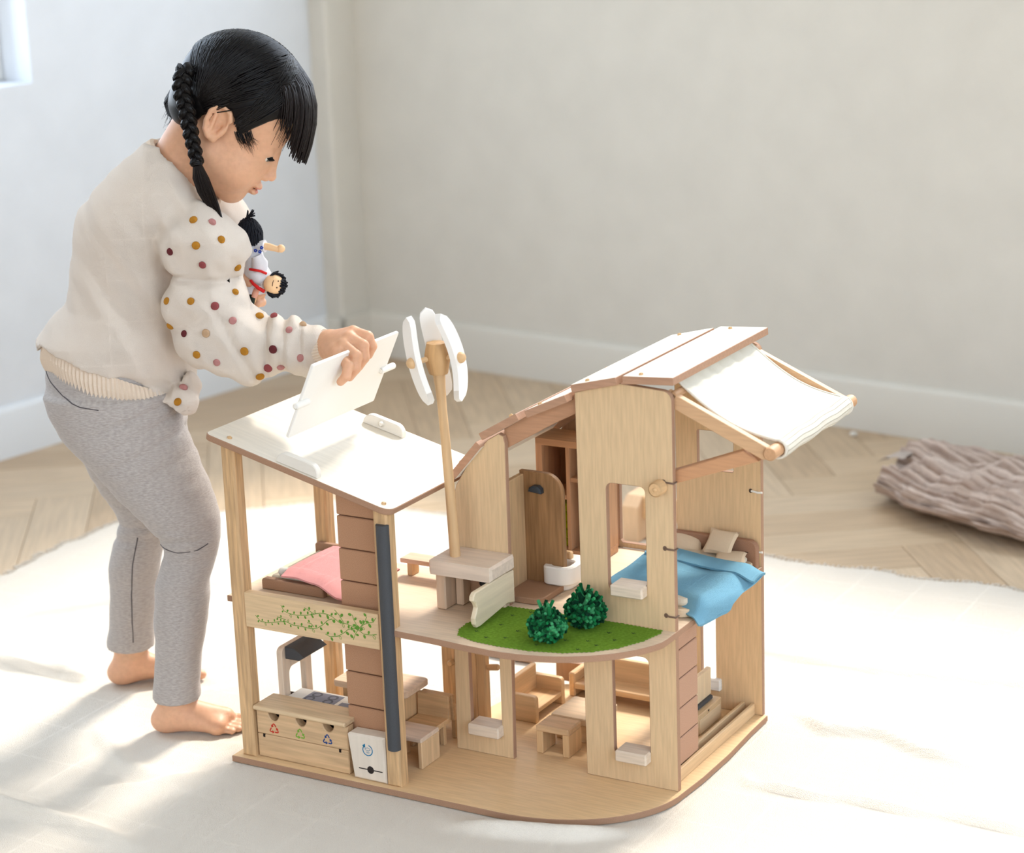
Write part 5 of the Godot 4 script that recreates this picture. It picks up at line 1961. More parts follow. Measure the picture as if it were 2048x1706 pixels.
		var edges := [[0, 1], [2, 3], [4, 5], [6, 7], [0, 2], [1, 3], [4, 6], [5, 7], [0, 4], [1, 5], [2, 6], [3, 7]]
		for z in range(nz - 1):
			for y in range(ny - 1):
				var row := nx * (y + ny * z)
				for x in range(nx - 1):
					var i := row + x
					var a0 := d[i]
					if a0 > 3.0 * c or a0 < -3.0 * c:
						continue
					var neg := int(a0 < 0.0) + int(d[i + 1] < 0.0) + int(d[i + sy] < 0.0) + int(d[i + sy + 1] < 0.0) + int(d[i + sz] < 0.0) + int(d[i + sz + 1] < 0.0) + int(d[i + sz + sy] < 0.0) + int(d[i + sz + sy + 1] < 0.0)
					if neg == 0 or neg == 8:
						continue
					var s := Vector3.ZERO
					var cnt := 0
					for e in edges:
						var da := d[i + off[e[0]]]
						var db := d[i + off[e[1]]]
						if (da < 0.0) != (db < 0.0):
							s += corner[e[0]].lerp(corner[e[1]], da / (da - db))
							cnt += 1
					s /= cnt
					var g := Vector3.ZERO
					g.x = lerpf(lerpf(d[i + 1] - d[i], d[i + sy + 1] - d[i + sy], s.y), lerpf(d[i + sz + 1] - d[i + sz], d[i + sz + sy + 1] - d[i + sz + sy], s.y), s.z)
					g.y = lerpf(lerpf(d[i + sy] - d[i], d[i + sy + 1] - d[i + 1], s.x), lerpf(d[i + sz + sy] - d[i + sz], d[i + sz + sy + 1] - d[i + sz + 1], s.x), s.z)
					g.z = lerpf(lerpf(d[i + sz] - d[i], d[i + sz + 1] - d[i + 1], s.x), lerpf(d[i + sz + sy] - d[i + sy], d[i + sz + sy + 1] - d[i + sy + 1], s.x), s.y)
					ids[i] = vs.size()
					vs.append((o + (Vector3(x, y, z) + s) * c - org) * 0.01)
					ns.append(g.normalized())
		for z in range(1, nz - 1):
			for y in range(1, ny - 1):
				var row := nx * (y + ny * z)
				for x in range(1, nx - 1):
					var i := row + x
					if ids[i] < 0:
						continue
					var s0 := d[i] < 0.0
					for ax in 3:
						var st: int = [1, sy, sz][ax]
						if s0 == (d[i + st] < 0.0):
							continue
						var u: int = [sy, sz, 1][ax]
						var w: int = [sz, 1, sy][ax]
						var a := ids[i]
						var b := ids[i - u]
						var e := ids[i - u - w]
						var f := ids[i - w]
						if a < 0 or b < 0 or e < 0 or f < 0:
							continue
						if s0:
							ix.append_array([a, e, b, a, f, e])
						else:
							ix.append_array([a, b, e, a, e, f])
		acc.v = vs
		acc.n = ns
		acc.i = ix

func acc() -> Dictionary:
	return {"v": PackedVector3Array(), "n": PackedVector3Array(), "i": PackedInt32Array()}

func skin_mesh(a: Dictionary, m: Material) -> ArrayMesh:
	var arr: Array = []
	arr.resize(Mesh.ARRAY_MAX)
	arr[Mesh.ARRAY_VERTEX] = a.v
	arr[Mesh.ARRAY_NORMAL] = a.n
	arr[Mesh.ARRAY_INDEX] = a.i
	var am := ArrayMesh.new()
	am.add_surface_from_arrays(Mesh.PRIMITIVE_TRIANGLES, arr)
	am.surface_set_material(0, m)
	return am

# ---------------------------------------------------------------- the child: u across (the way she faces), v up, w towards the viewer
const HC := Vector3(-60.0, 95.0, -43.0)
var HF := Vector3(0.8389, -0.5443, 0)
var HU := Vector3(0.5443, 0.8389, 0)
var wrinkle := FastNoiseLite.new()

func hd(f: float, up: float, lat: float) -> Vector3:
	return HC + HF * f + HU * up + Vector3(0, 0, lat)

func uvw(p: Vector3) -> Vector3:
	return Vector3(p.dot(PU), p.y, p.dot(PW))

func curve(tab: Array, x: float) -> float:
	if x <= tab[0].x:
		return tab[0].y
	for i in tab.size() - 1:
		if x <= tab[i + 1].x:
			return lerpf(tab[i].y, tab[i + 1].y, (x - tab[i].x) / (tab[i + 1].x - tab[i].x))
	return tab[tab.size() - 1].y

func finger(f: Field, pts: Array, r0: float, r1: float) -> void:
	for i in pts.size() - 1:
		f.cap(pts[i], pts[i + 1], lerpf(r0, r1, float(i) / (pts.size() - 1)), lerpf(r0, r1, float(i + 1) / (pts.size() - 1)), 0.22)

func make_person() -> void:
	var base := Vector3(-78.0, -1.05, -42.0)
	var o := thing("person", "barefoot person with black braids, cream dotted sweater and grey leggings, bending over the dollhouse", "person", Vector3.ZERO)
	o.position = hv(PU * base.x + PW * base.z + Vector3(0, base.y, 0))
	o.rotation.y = atan2(0.5015, 0.8652)
	org = base
	wrinkle.seed = 77
	wrinkle.frequency = 0.11
	wrinkle.fractal_octaves = 2
	make_skin(o)
	make_sweater(o)
	make_leggings(o)
	make_hair(o)

func make_skin(o: Node3D) -> void:
	var a := acc()
	# head and neck
	var hb := Basis(HF, HU, Vector3.BACK)
	var f := Field.new(Vector3(-76, 76, -54), Vector3(-46.5, 106, -32), 0.28)
	f.ell(hd(-0.3, 1.0, 0), Vector3(9.3, 8.9, 7.5), 0.5, hb)
	f.ell(hd(2.4, -6.6, 0), Vector3(6.0, 7.2, 6.1), 2.5, hb)
	for s in [-1.0, 1.0]:
		f.ell(hd(3.9, -8.8, 3.1 * s), Vector3(3.3, 3.2, 3.0), 1.8, hb)
		f.cap(hd(4.6, -12.3, 0.9 * s), hd(-0.8, -8.6, 4.6 * s), 1.7, 1.9, 2.0)
	f.ell(hd(5.0, -12.6, 0), Vector3(1.7, 1.6, 2.2), 1.4, hb)
	f.cap(hd(8.05, -4.4, 0), hd(8.95, -7.6, 0), 0.55, 0.72, 0.9)
	f.ell(hd(9.15, -7.85, 0), Vector3(0.72, 0.68, 0.8), 0.5, hb)
	for s in [-1.0, 1.0]:
		f.ell(hd(8.35, -8.25, 0.95 * s), Vector3(0.75, 0.6, 0.55), 0.35, hb)
		f.ell(hd(8.75, -4.9, 2.7 * s), Vector3(1.1, 0.85, 1.5), 0.9, hb, true)
		f.ell(hd(6.55, -4.35, 2.75 * s), Vector3(1.42, 1.36, 1.55), 0.35, hb)
	f.ell(hd(8.05, -10.0, 0), Vector3(0.75, 0.55, 1.5), 0.6, hb)
	f.ell(hd(7.85, -11.1, 0), Vector3(0.75, 0.55, 1.35), 0.4, hb)
	f.ell(hd(8.4, -10.58, 0), Vector3(0.8, 0.08, 1.9), 0.25, hb, true)
	# neck
	f.cap(Vector3(-66.2, 91.5, -43), Vector3(-71.6, 83.0, -43), 4.5, 4.9, 2.5)
	# ears: a shallow bowl with a rolled rim and a lobe
	for s in [-1.0, 1.0]:
		var L: float = 7.3 * s
		f.ell(hd(-1.4, -3.7, L - 0.2 * s), Vector3(1.75, 2.7, 0.8), 0.5, Basis(HF, HU, Vector3.BACK) * Basis(Vector3.UP, -0.35 * s))
		f.ell(hd(-1.3, -3.5, L + 0.62 * s), Vector3(1.25, 1.95, 0.8), 0.2, hb, true)
		f.ell(hd(-0.9, -4.1, L + 0.35 * s), Vector3(0.6, 0.9, 0.8), 0.2, hb, true)
		var rim := [Vector2(0.1, -2.4), Vector2(-0.5, -1.35), Vector2(-1.6, -1.0), Vector2(-2.6, -1.4), Vector2(-3.1, -2.5), Vector2(-3.05, -4.0), Vector2(-2.6, -5.2), Vector2(-1.8, -5.9)]
		for i in rim.size() - 1:
			f.cap(hd(rim[i].x, rim[i].y, L + 0.30 * s), hd(rim[i + 1].x, rim[i + 1].y, L + 0.38 * s), 0.40, 0.40, 0.15)
		f.cap(hd(-1.8, -5.7, L + 0.1 * s), hd(-0.9, -6.0, L), 0.55, 0.6, 0.3)
		f.cap(hd(-2.2, -2.3, L + 0.25 * s), hd(-1.9, -4.9, L + 0.2 * s), 0.3, 0.3, 0.3)
		f.cap(hd(-0.1, -3.9, L + 0.15 * s), hd(-0.4, -4.7, L + 0.1 * s), 0.42, 0.42, 0.35)
	f.mesh(a, org)
	# what the clothes cover: trunk, arms and legs
	f = Field.new(Vector3(-96, 3, -60), Vector3(-46, 88, -24), 1.0)
	f.cap(Vector3(-71, 84, -43), Vector3(-77, 72, -43), 4.4, 6.6, 3.0)
	f.cap(Vector3(-77, 74, -39), Vector3(-80, 62, -39), 5.6, 5.4, 3.0)
	f.cap(Vector3(-77, 74, -47), Vector3(-80, 62, -47), 5.6, 5.4, 3.0)
	f.cap(Vector3(-81, 60, -38), Vector3(-82.5, 51, -38), 5.5, 6.0, 3.0)
	f.cap(Vector3(-81, 60, -48), Vector3(-82.5, 51, -48), 5.5, 6.0, 3.0)
	f.cap(Vector3(-82, 49, -36.5), Vector3(-71.7, 31.0, -33.2), 5.0, 3.1, 1.0)
	f.cap(Vector3(-71.7, 31.0, -33.2), Vector3(-75.4, 4, -31.6), 3.1, 2.3, 0.6)
	f.cap(Vector3(-82, 49, -49.5), Vector3(-80.6, 30, -50.5), 5.0, 3.2, 1.0)
	f.cap(Vector3(-80.6, 30, -50.5), Vector3(-85.7, 4.5, -52), 3.1, 2.3, 0.6)
	f.cap(Vector3(-71, 77, -36), Vector3(-66, 65, -31.5), 3.0, 2.2, 1.0)
	f.cap(Vector3(-66, 65, -31.5), Vector3(-52, 60.6, -27.5), 2.1, 1.7, 0.6)
	f.cap(Vector3(-71, 77, -50), Vector3(-67, 66, -52), 3.0, 2.2, 1.0)
	f.cap(Vector3(-67, 66, -52), Vector3(-63.5, 66.4, -44), 2.0, 1.7, 0.6)
	f.mesh(a, org)
	# feet
	for q in [[Vector3(-77.7, 0.95, -31.4), Vector3(0.995, 0, 0.06), 1.0], [Vector3(-88.0, 0.95, -52.1), Vector3(0.985, 0, -0.16), -1.0]]:
		var h: Vector3 = q[0]
		var fd: Vector3 = q[1].normalized()
		var sd: Vector3 = Vector3.UP.cross(fd).normalized() * q[2]   # towards the little toe
		if q[2] > 0:
			sd = Vector3(0, 0, 1) - fd * fd.z
		else:
			sd = -(Vector3(0, 0, 1) - fd * fd.z)
		sd = sd.normalized()
		f = Field.new(h + Vector3(-4, -3, -6), h + Vector3(18, 8, 6), 0.3)
		var up := Vector3.UP
		f.ell(h + fd * 0.2, Vector3(2.2, 2.05, 2.1), 0.6)
		f.cap(h + fd * 2.4 + up * 6.2, h + fd * 1.6 + up * 1.2, 2.75, 2.35, 1.2)
		f.cap(h + fd * 2.2 + up * 1.6, h + fd * 9.6 - up * 0.15 - sd * 1.0, 2.3, 1.45, 1.4)
		f.cap(h + fd * 1.6 + up * 0.4, h + fd * 8.8 - up * 0.6 + sd * 1.4, 1.9, 1.25, 1.4)
		f.cap(h + fd * 9.2 - up * 0.5 - sd * 1.6, h + fd * 8.6 - up * 0.75 + sd * 1.8, 1.4, 1.1, 0.9)
		for t in 5:
			var s: float = [-1.95, -0.75, 0.2, 1.05, 1.85][t]
			var l: float = [13.6, 13.5, 13.0, 12.3, 11.4][t]
			var r: float = [0.95, 0.68, 0.64, 0.6, 0.58][t]
			f.cap(h + fd * (l - 4.0) + sd * s * 0.95 - up * 0.75, h + fd * (l - 1.2) + sd * s - up * (1.95 - r - 0.15), r * 0.9, r * 0.86, 0.3)
			f.ell(h + fd * (l - 0.5) + sd * s - up * (1.95 - r), Vector3(r * 1.15, r * 0.9, r), 0.25)
		f.mesh(a, org)
	# the near hand, gripping the top edge of the white panel
	var H := func(x: float, y: float, z: float) -> Vector3: return uvw(Vector3(x, y, z))
	var wr: Vector3 = H.call(-54.3, 61.3, 1.9)
	f = Field.new(Vector3(-52.5, 54, -31), Vector3(-39.5, 67, -14), 0.2)
	f.cap(H.call(-58.5, 60.6, 0.2), wr, 1.95, 1.75, 0.6)
	var kn := [H.call(-49.6, 63.5, 2.4), H.call(-49.5, 63.0, 3.75), H.call(-49.6, 62.2, 5.0), H.call(-49.9, 61.2, 6.2)]
	for k in 4:
		f.cap(wr + (kn[k] - wr) * 0.08, kn[k], 1.6, [1.0, 1.02, 0.98, 0.9][k], 0.9)
	f.cap(H.call(-53.2, 60.4, 3.2), H.call(-50.8, 60.9, 5.4), 1.5, 1.1, 0.9)
	finger(f, [kn[0], H.call(-47.2, 63.0, 2.3), H.call(-46.7, 61.6, 2.1), H.call(-47.3, 60.3, 2.2)], 0.95, 0.66)
	finger(f, [kn[1], H.call(-47.0, 62.1, 3.9), H.call(-46.7, 60.4, 4.2), H.call(-47.6, 59.0, 4.5)], 0.98, 0.66)
	finger(f, [kn[2], H.call(-47.1, 61.0, 5.6), H.call(-47.0, 59.2, 6.1), H.call(-48.0, 57.9, 6.3)], 0.94, 0.64)
	finger(f, [kn[3], H.call(-47.5, 59.9, 7.2), H.call(-47.4, 58.5, 8.0), H.call(-48.3, 57.6, 8.2)], 0.86, 0.6)
	finger(f, [H.call(-53.2, 60.4, 3.0), H.call(-51.9, 58.9, 4.6), H.call(-51.4, 57.4, 5.4), H.call(-51.2, 56.4, 5.9)], 1.25, 0.72)
	f.mesh(a, org)
	# the far hand, closed round the two dolls
	f = Field.new(Vector3(-67, 61, -48), Vector3(-56.5, 72, -33), 0.25)
	f.cap(Vector3(-64.5, 66.3, -44), Vector3(-62.6, 67.0, -41.5), 1.7, 1.6, 0.6)
	for k in 4:
		var v: float = 69.2 - 1.3 * k
		f.cap(Vector3(-63.2, 67.2, -42), Vector3(-61.2, v, -41.2), 1.4, 0.9, 0.8)
		finger(f, [Vector3(-61.2, v, -41.2), Vector3(-59.6, v - 0.2, -40.6), Vector3(-58.9, v - 0.3, -39.2), Vector3(-59.4, v - 0.3, -38.2)], 0.85, 0.62)
	finger(f, [Vector3(-63.2, 67.6, -41.6), Vector3(-62.2, 68.8, -39.4), Vector3(-61.2, 68.9, -37.8), Vector3(-60.3, 68.5, -36.9)], 1.0, 0.66)
	f.mesh(a, org)
	var skin := StandardMaterial3D.new()
	skin.albedo_color = Color(0.87, 0.67, 0.535)
	skin.albedo_texture = noise_tex(0.02, 0.93, 1.0, 51, 3)
	skin.uv1_triplanar = true
	skin.uv1_scale = Vector3(9, 9, 9)
	skin.roughness = 0.48
	skin.metallic_specular = 0.4
	skin.subsurf_scatter_enabled = true
	skin.subsurf_scatter_strength = 0.12
	put("body", skin_mesh(a, skin), o)
	# eyes, lashes and lips
	for s in [-1.0, 1.0]:
		var st := S()
		var c := hd(6.62, -4.75, 2.8 * s)
		ball(st, c, Vector3(1.32, 1.32, 1.32), Basis.IDENTITY, 20, 14)
		var eye := part("eye", [st, plain(Color(0.90, 0.87, 0.84), 0.15, 0.6)], o)
		st = S()
		var look := (HF * 0.93 - HU * 0.26 + Vector3(0, 0, 0.30 * s)).normalized()
		ball(st, c + look * 0.42, Vector3(0.98, 0.98, 0.98), Basis.IDENTITY, 16, 12)
		part("iris", [st, plain(Color(0.035, 0.02, 0.015), 0.1, 0.7)], eye, "dark brown iris")
		st = S()
		for i in 26:
			var t := -1.0 + 2.0 * i / 25.0
			var p := hd(7.93 - 0.5 * t * t, -4.75 - 0.22 * t * t, (2.75 + 1.45 * t) * s)
			tube(st, [p - HF * 0.1, p + HF * 0.25 - HU * 0.16, p + HF * 0.5 - HU * 0.22 + Vector3(0, 0, 0.2 * t * s)], [0.05, 0.04, 0.012], 4, false)
		var lid := []
		for i in 13:
			var t := -1.0 + 2.0 * i / 12.0
			lid.append(hd(7.93 - 0.55 * t * t, -4.72 - 0.24 * t * t, (2.75 + 1.5 * t) * s))
		tube(st, lid, range(13).map(func(_i): return 0.10), 5)
		part("eyelashes", [st, plain(Color(0.02, 0.013, 0.01), 0.6)], o)
	var la := acc()
	f = Field.new(hd(7.8, -10.6, 0) - Vector3(3.4, 3, 3), hd(7.8, -10.6, 0) + Vector3(3.4, 3, 3), 0.16)
	f.ell(hd(8.09, -10.14, 0), Vector3(0.74, 0.44, 1.40), 0.1, hb)
	f.ell(hd(7.89, -11.02, 0), Vector3(0.74, 0.44, 1.2), 0.1, hb)
	f.ell(hd(8.5, -10.58, 0), Vector3(0.8, 0.06, 1.8), 0.12, hb, true)
	f.mesh(la, org)
	put("lips", skin_mesh(la, plain(Color(0.80, 0.53, 0.45), 0.45)), o, "pink lips")

func make_sweater(o: Node3D) -> void:
	var f := Field.new(Vector3(-96.5, 46.5, -61), Vector3(-48, 91, -23), 0.5)
	f.loft([[46.5, -92.0, -71.0, -43.0, 11.8], [53.0, -93.2, -70.2, -43.0, 12.3], [57.0, -94.2, -69.6, -43.0, 12.7], [60.0, -94.3, -69.2, -43.0, 12.5], [62.6, -91.8, -69.0, -43.0, 11.6], [65.0, -89.5, -68.6, -43.0, 11.1], [68.0, -88.4, -68.0, -43.0, 10.9], [72.0, -87.7, -67.2, -43.0, 11.0], [75.7, -87.0, -66.4, -43.0, 11.3], [78.7, -86.0, -66.0, -43.0, 11.2], [82.0, -83.9, -66.0, -43.0, 10.2], [85.0, -81.2, -66.8, -43.0, 8.6], [87.0, -78.6, -68.0, -43.0, 6.8], [89.0, -75.6, -70.5, -43.0, 4.6]], 0.8)
	# near arm: puffed shoulder, second fold, wide forearm gathered towards the cuff
	f.cap(Vector3(-72, 79, -37), Vector3(-66.5, 76.5, -33), 4.6, 4.9, 2.5)
	f.ell(Vector3(-65.9, 75.5, -32.0), Vector3(6.7, 5.3, 6.4), 1.2)
	f.cap(Vector3(-66.2, 75.0, -32.4), Vector3(-66.2, 66.0, -31.6), 5.3, 5.3, 1.0)
	f.ell(Vector3(-66.1, 66.9, -31.0), Vector3(6.5, 5.0, 6.2), 0.9)
	f.cap(Vector3(-65.4, 63.0, -31.0), Vector3(-60.2, 60.2, -30.2), 6.0, 5.75, 1.0)
	f.cap(Vector3(-60.2, 60.5, -30.2), Vector3(-50.8, 60.2, -27.3), 4.2, 3.4, 0.7)
	f.ell(Vector3(-56.0, 61.1, -28.9), Vector3(1.7, 4.1, 4.2), 0.5)
	f.ell(Vector3(-53.2, 60.3, -28.0), Vector3(2.1, 4.5, 4.4), 0.5)
	f.ell(Vector3(-51.4, 60.1, -27.4), Vector3(1.3, 4.0, 3.9), 0.5)
	# far arm, bent up in front of the chest
	f.ell(Vector3(-67.0, 75.0, -53.0), Vector3(5.6, 5.4, 5.4), 1.2)
	f.cap(Vector3(-67.0, 71.5, -53.5), Vector3(-66.5, 66.0, -52.5), 4.8, 4.6, 1.2)
	f.cap(Vector3(-66.5, 66.0, -52.0), Vector3(-63.4, 66.6, -43.5), 4.4, 3.0, 0.8)
	# the gathered corner of the hem at the front
	f.ell(Vector3(-71.6, 51.0, -34.6), Vector3(2.9, 2.3, 2.6), 0.9)
	f.ell(Vector3(-70.2, 52.4, -36.2), Vector3(1.5, 2.8, 1.7), 0.5)
	# opening for the neck
	for s in 6:
		var t := s / 5.0
		f.ell(Vector3(-71.2, 83.2, -43).lerp(Vector3(-65.5, 92.0, -43), t), Vector3(5.4, 5.4, 5.4), 0.3, Basis.IDENTITY, true)
	f.ell(Vector3(-71.2, 51.2, -32.6), Vector3(0.6, 1.5, 0.8), 0.4, Basis(Vector3.BACK, 0.6), true)
	var vt := [Vector2(-95, 58.4), Vector2(-94, 58.8), Vector2(-92.5, 60.0), Vector2(-90.9, 60.2), Vector2(-89.0, 59.6), Vector2(-86.3, 58.5), Vector2(-81.6, 56.2), Vector2(-76.2, 53.6), Vector2(-72.2, 51.5), Vector2(-70.3, 50.2), Vector2(-68, 49.6)]
	f.trim(func(p: Vector3) -> float: return (curve(vt, p.x) - 0.9 - p.y) * 0.8)
	f.warp(func(p: Vector3) -> float:
		var e := 0.0
		var arm := smoothstep(-38.0, -36.0, p.z) * smoothstep(-74.0, -72.0, p.x)
		# broad folds running from the armpit down the back
		var q := (p.x * 0.75 + p.y * 0.42)
		e += (1.0 - arm) * 0.8 * wrinkle.get_noise_3d(q * 2.0, p.y * 0.35, p.z * 0.5)
		e += (1.0 - arm) * 0.75 * exp(-pow((p.y - 55.5 - (p.x + 80.0) * -0.35) / 1.1, 2)) * smoothstep(-84.0, -79.0, p.x) * smoothstep(-40.0, -34.0, p.z)
		# cross folds of the sleeve
		e += arm * 1.0 * wrinkle.get_noise_3d(p.x * 1.5 + p.y * 0.6, p.y * 1.1 - p.x * 0.3, p.z * 0.7)
		e += arm * 0.75 * exp(-pow((p.y - 70.9 + (p.x + 66.0) * 0.10) / 0.55, 2)) * smoothstep(-73.5, -71.0, p.x) * smoothstep(-60.0, -62.5, p.x)
		e += arm * 0.35 * exp(-pow((p.x + 57.3 - (p.y - 60.0) * 0.10) / 0.45, 2))
		e += arm * 0.3 * exp(-pow((p.x + 54.7 - (p.y - 60.0) * 0.06) / 0.4, 2))
		e += arm * 0.5 * exp(-pow((p.x + 62.4 - (p.y - 63.0) * -0.5) / 0.6, 2)) * smoothstep(70.0, 66.0, p.y)
		return e)
	var m := fabric("sweater", Color(0.905, 0.855, 0.80), 0.12)
	m.albedo_texture = noise_tex(0.12, 0.94, 1.0, 41, 3)
	var a := acc()
	f.mesh(a, org)
	var sw := put("sweater", skin_mesh(a, m), o, "cream knitted sweater")
	# ribbed hem
	var vb := [Vector2(-95, 54.2), Vector2(-94, 54.6), Vector2(-92.0, 55.9), Vector2(-90.8, 56.1), Vector2(-89.5, 55.3), Vector2(-86.7, 53.8), Vector2(-83.1, 52.4), Vector2(-78.7, 51.3), Vector2(-74.2, 50.0), Vector2(-71.2, 48.9), Vector2(-69.5, 48.8)]
	var st := S()
	var n := 440
	var rows := 7
	var P := func(i: int, k: int) -> Vector3:
		var an := TAU * i / n
		var t := float(k) / (rows - 1)
		var rib := 0.16 * sin(i * TAU / 4.0 * 1.0)
		var bulge := 0.35 * sin(PI * t) - 0.5 * absf(t - 0.5)
		var ru := 11.35 + rib + bulge
		var rw := 12.0 + rib + bulge
		var u := -81.9 + ru * cos(an)
		return Vector3(u, lerpf(curve(vb, u), curve(vt, u) + 0.3, t), -43.0 + rw * sin(an))
	for i in n:
		for k in rows - 1:
			var q := [P.call(i, k), P.call(i + 1, k), P.call(i + 1, k + 1), P.call(i, k + 1)]
			var nn: Vector3 = (q[2] - q[0]).cross(q[3] - q[1]).normalized()
			var out: Vector3 = Vector3(q[0].x + 81.9, 0, q[0].z + 43.0)
			if nn.dot(out) < 0:
				nn = -nn
			quad(st, q[0], q[1], q[2], q[3], nn)
	part("hem_band", [st, fabric("rib", Color(0.92, 0.85, 0.77), 0.05)], sw, "ribbed hem band")
	# ribbed cuff
	st = S()
	var c0 := Vector3(-50.9, 60.05, -27.3)
	var c1 := Vector3(-48.1, 60.75, -25.85)
	var ax := (c1 - c0).normalized()
	var e1 := (Vector3.UP - ax * ax.y).normalized()
	var e2 := ax.cross(e1)
	n = 160
	var Q := func(i: int, k: int) -> Vector3:
		var an := TAU * i / n
		var t := k / 6.0
		var r := 2.65 + 0.09 * sin(i * TAU / 4.0) + 0.2 * sin(PI * clampf(t, 0, 1)) - 0.12 * t
		if k == 7:
			t = 1.0
			r -= 0.55
		return c0.lerp(c1, t) + (e1 * cos(an) * 1.02 + e2 * sin(an) * 0.92) * r
	for i in n:
		for k in 7:
			var q := [Q.call(i, k), Q.call(i + 1, k), Q.call(i + 1, k + 1), Q.call(i, k + 1)]
			var nn: Vector3 = (q[2] - q[0]).cross(q[3] - q[1]).normalized()
			if nn.dot(q[0] - c0.lerp(c1, k / 6.0)) < 0:
				nn = -nn
			quad(st, q[0], q[1], q[2], q[3], nn)
	part("cuff", [st, fabric("rib", Color(0.92, 0.85, 0.77), 0.05)], sw, "ribbed cuff")
	# collar
	st = S()
	var A := Vector3(-0.722, 0.692, 0)
	var cc := Vector3(-69.9, 84.6, -43)
	var cn := Vector3(0.692, 0.722, 0)
	n = 220
	var R := func(i: int, k: int) -> Vector3:
		var an := TAU * i / n
		var tt := TAU * k / 8.0
		var r := 0.85 + 0.06 * sin(i * TAU / 4.0)
		var dir := (A * 6.3 * cos(an) + Vector3(0, 0, 5.7) * sin(an))
		var dn := (A * cos(an) + Vector3(0, 0, 1) * sin(an)).normalized()
		return cc + dir + dn * cos(tt) * r * 0.8 + cn * sin(tt) * r * 1.1 + Vector3(0, -0.6 * (1.0 - cos(an)) * 0.5, 0)
	for i in n:
		for k in 8:
			var q := [R.call(i, k), R.call(i + 1, k), R.call(i + 1, k + 1), R.call(i, k + 1)]
			var nn: Vector3 = (q[1] - q[0]).cross(q[3] - q[0]).normalized()
			var mid: Vector3 = cc + (A * 6.3 * cos(TAU * i / n) + Vector3(0, 0, 5.7) * sin(TAU * i / n))
			if nn.dot(q[0] - mid) < 0:
				nn = -nn
			quad(st, q[0], q[1], q[2], q[3], nn)
	part("collar", [st, fabric("rib", Color(0.92, 0.85, 0.77), 0.05)], sw, "ribbed collar")
	# the small coloured pompoms of the sleeve: (u, v, colour)
	var tones := [Color(0.80, 0.55, 0.20), Color(0.83, 0.58, 0.56), Color(0.45, 0.21, 0.22), Color(0.87, 0.72, 0.57), Color(0.66, 0.34, 0.34)]
	var dots := [[-66.6, 79.8, 0], [-64.0, 79.4, 1], [-66.2, 75.9, 0], [-70.2, 75.3, 2], [-65.5, 73.1, 4], [-62.7, 76.7, 0], [-61.0, 72.8, 0], [-71.3, 68.0, 0], [-67.5, 67.7, 0], [-64.1, 66.9, 4], [-69.0, 63.0, 2], [-65.6, 62.9, 3], [-61.7, 64.6, 1], [-60.2, 60.0, 0], [-58.2, 65.3, 0], [-55.9, 65.2, 4], [-53.6, 62.9, 1], [-56.0, 60.1, 2], [-64.4, 58.5, 1], [-52.1, 58.6, 1], [-57.1, 57.4, 4], [-58.4, 56.2, 0], [-55.2, 57.5, 1], [-61.4, 69.0, 0], [-71.3, 64.4, 0], [-67.3, 59.8, 0], [-51.7, 63.6, 3], [-71.0, 55.0, 1], [-71.6, 52.8, 0]]
	for q in dots:
		var w := -23.5
		while w > -45.0 and f.at(Vector3(q[0], q[1] + (w + 28.0) * 0.27, w)) > 0.0:
			w -= 0.1
		var p := Vector3(q[0], q[1] + (w + 28.0) * 0.27, w)
		if w <= -45.0:
			continue
		var nn := f.normal(p)
		var t := Basis.looking_at(nn, Vector3(0.2, 0.97, 0.1)) if absf(nn.y) < 0.95 else Basis.IDENTITY
		st = S()
		ball(st, p + nn * 0.12, Vector3(0.62, 0.62, 0.42) * rng.randf_range(0.85, 1.1), t, 10, 7)
		part("pompom", [st, fabric("dot%d" % q[2], tones[q[2]], 0.2)], sw)

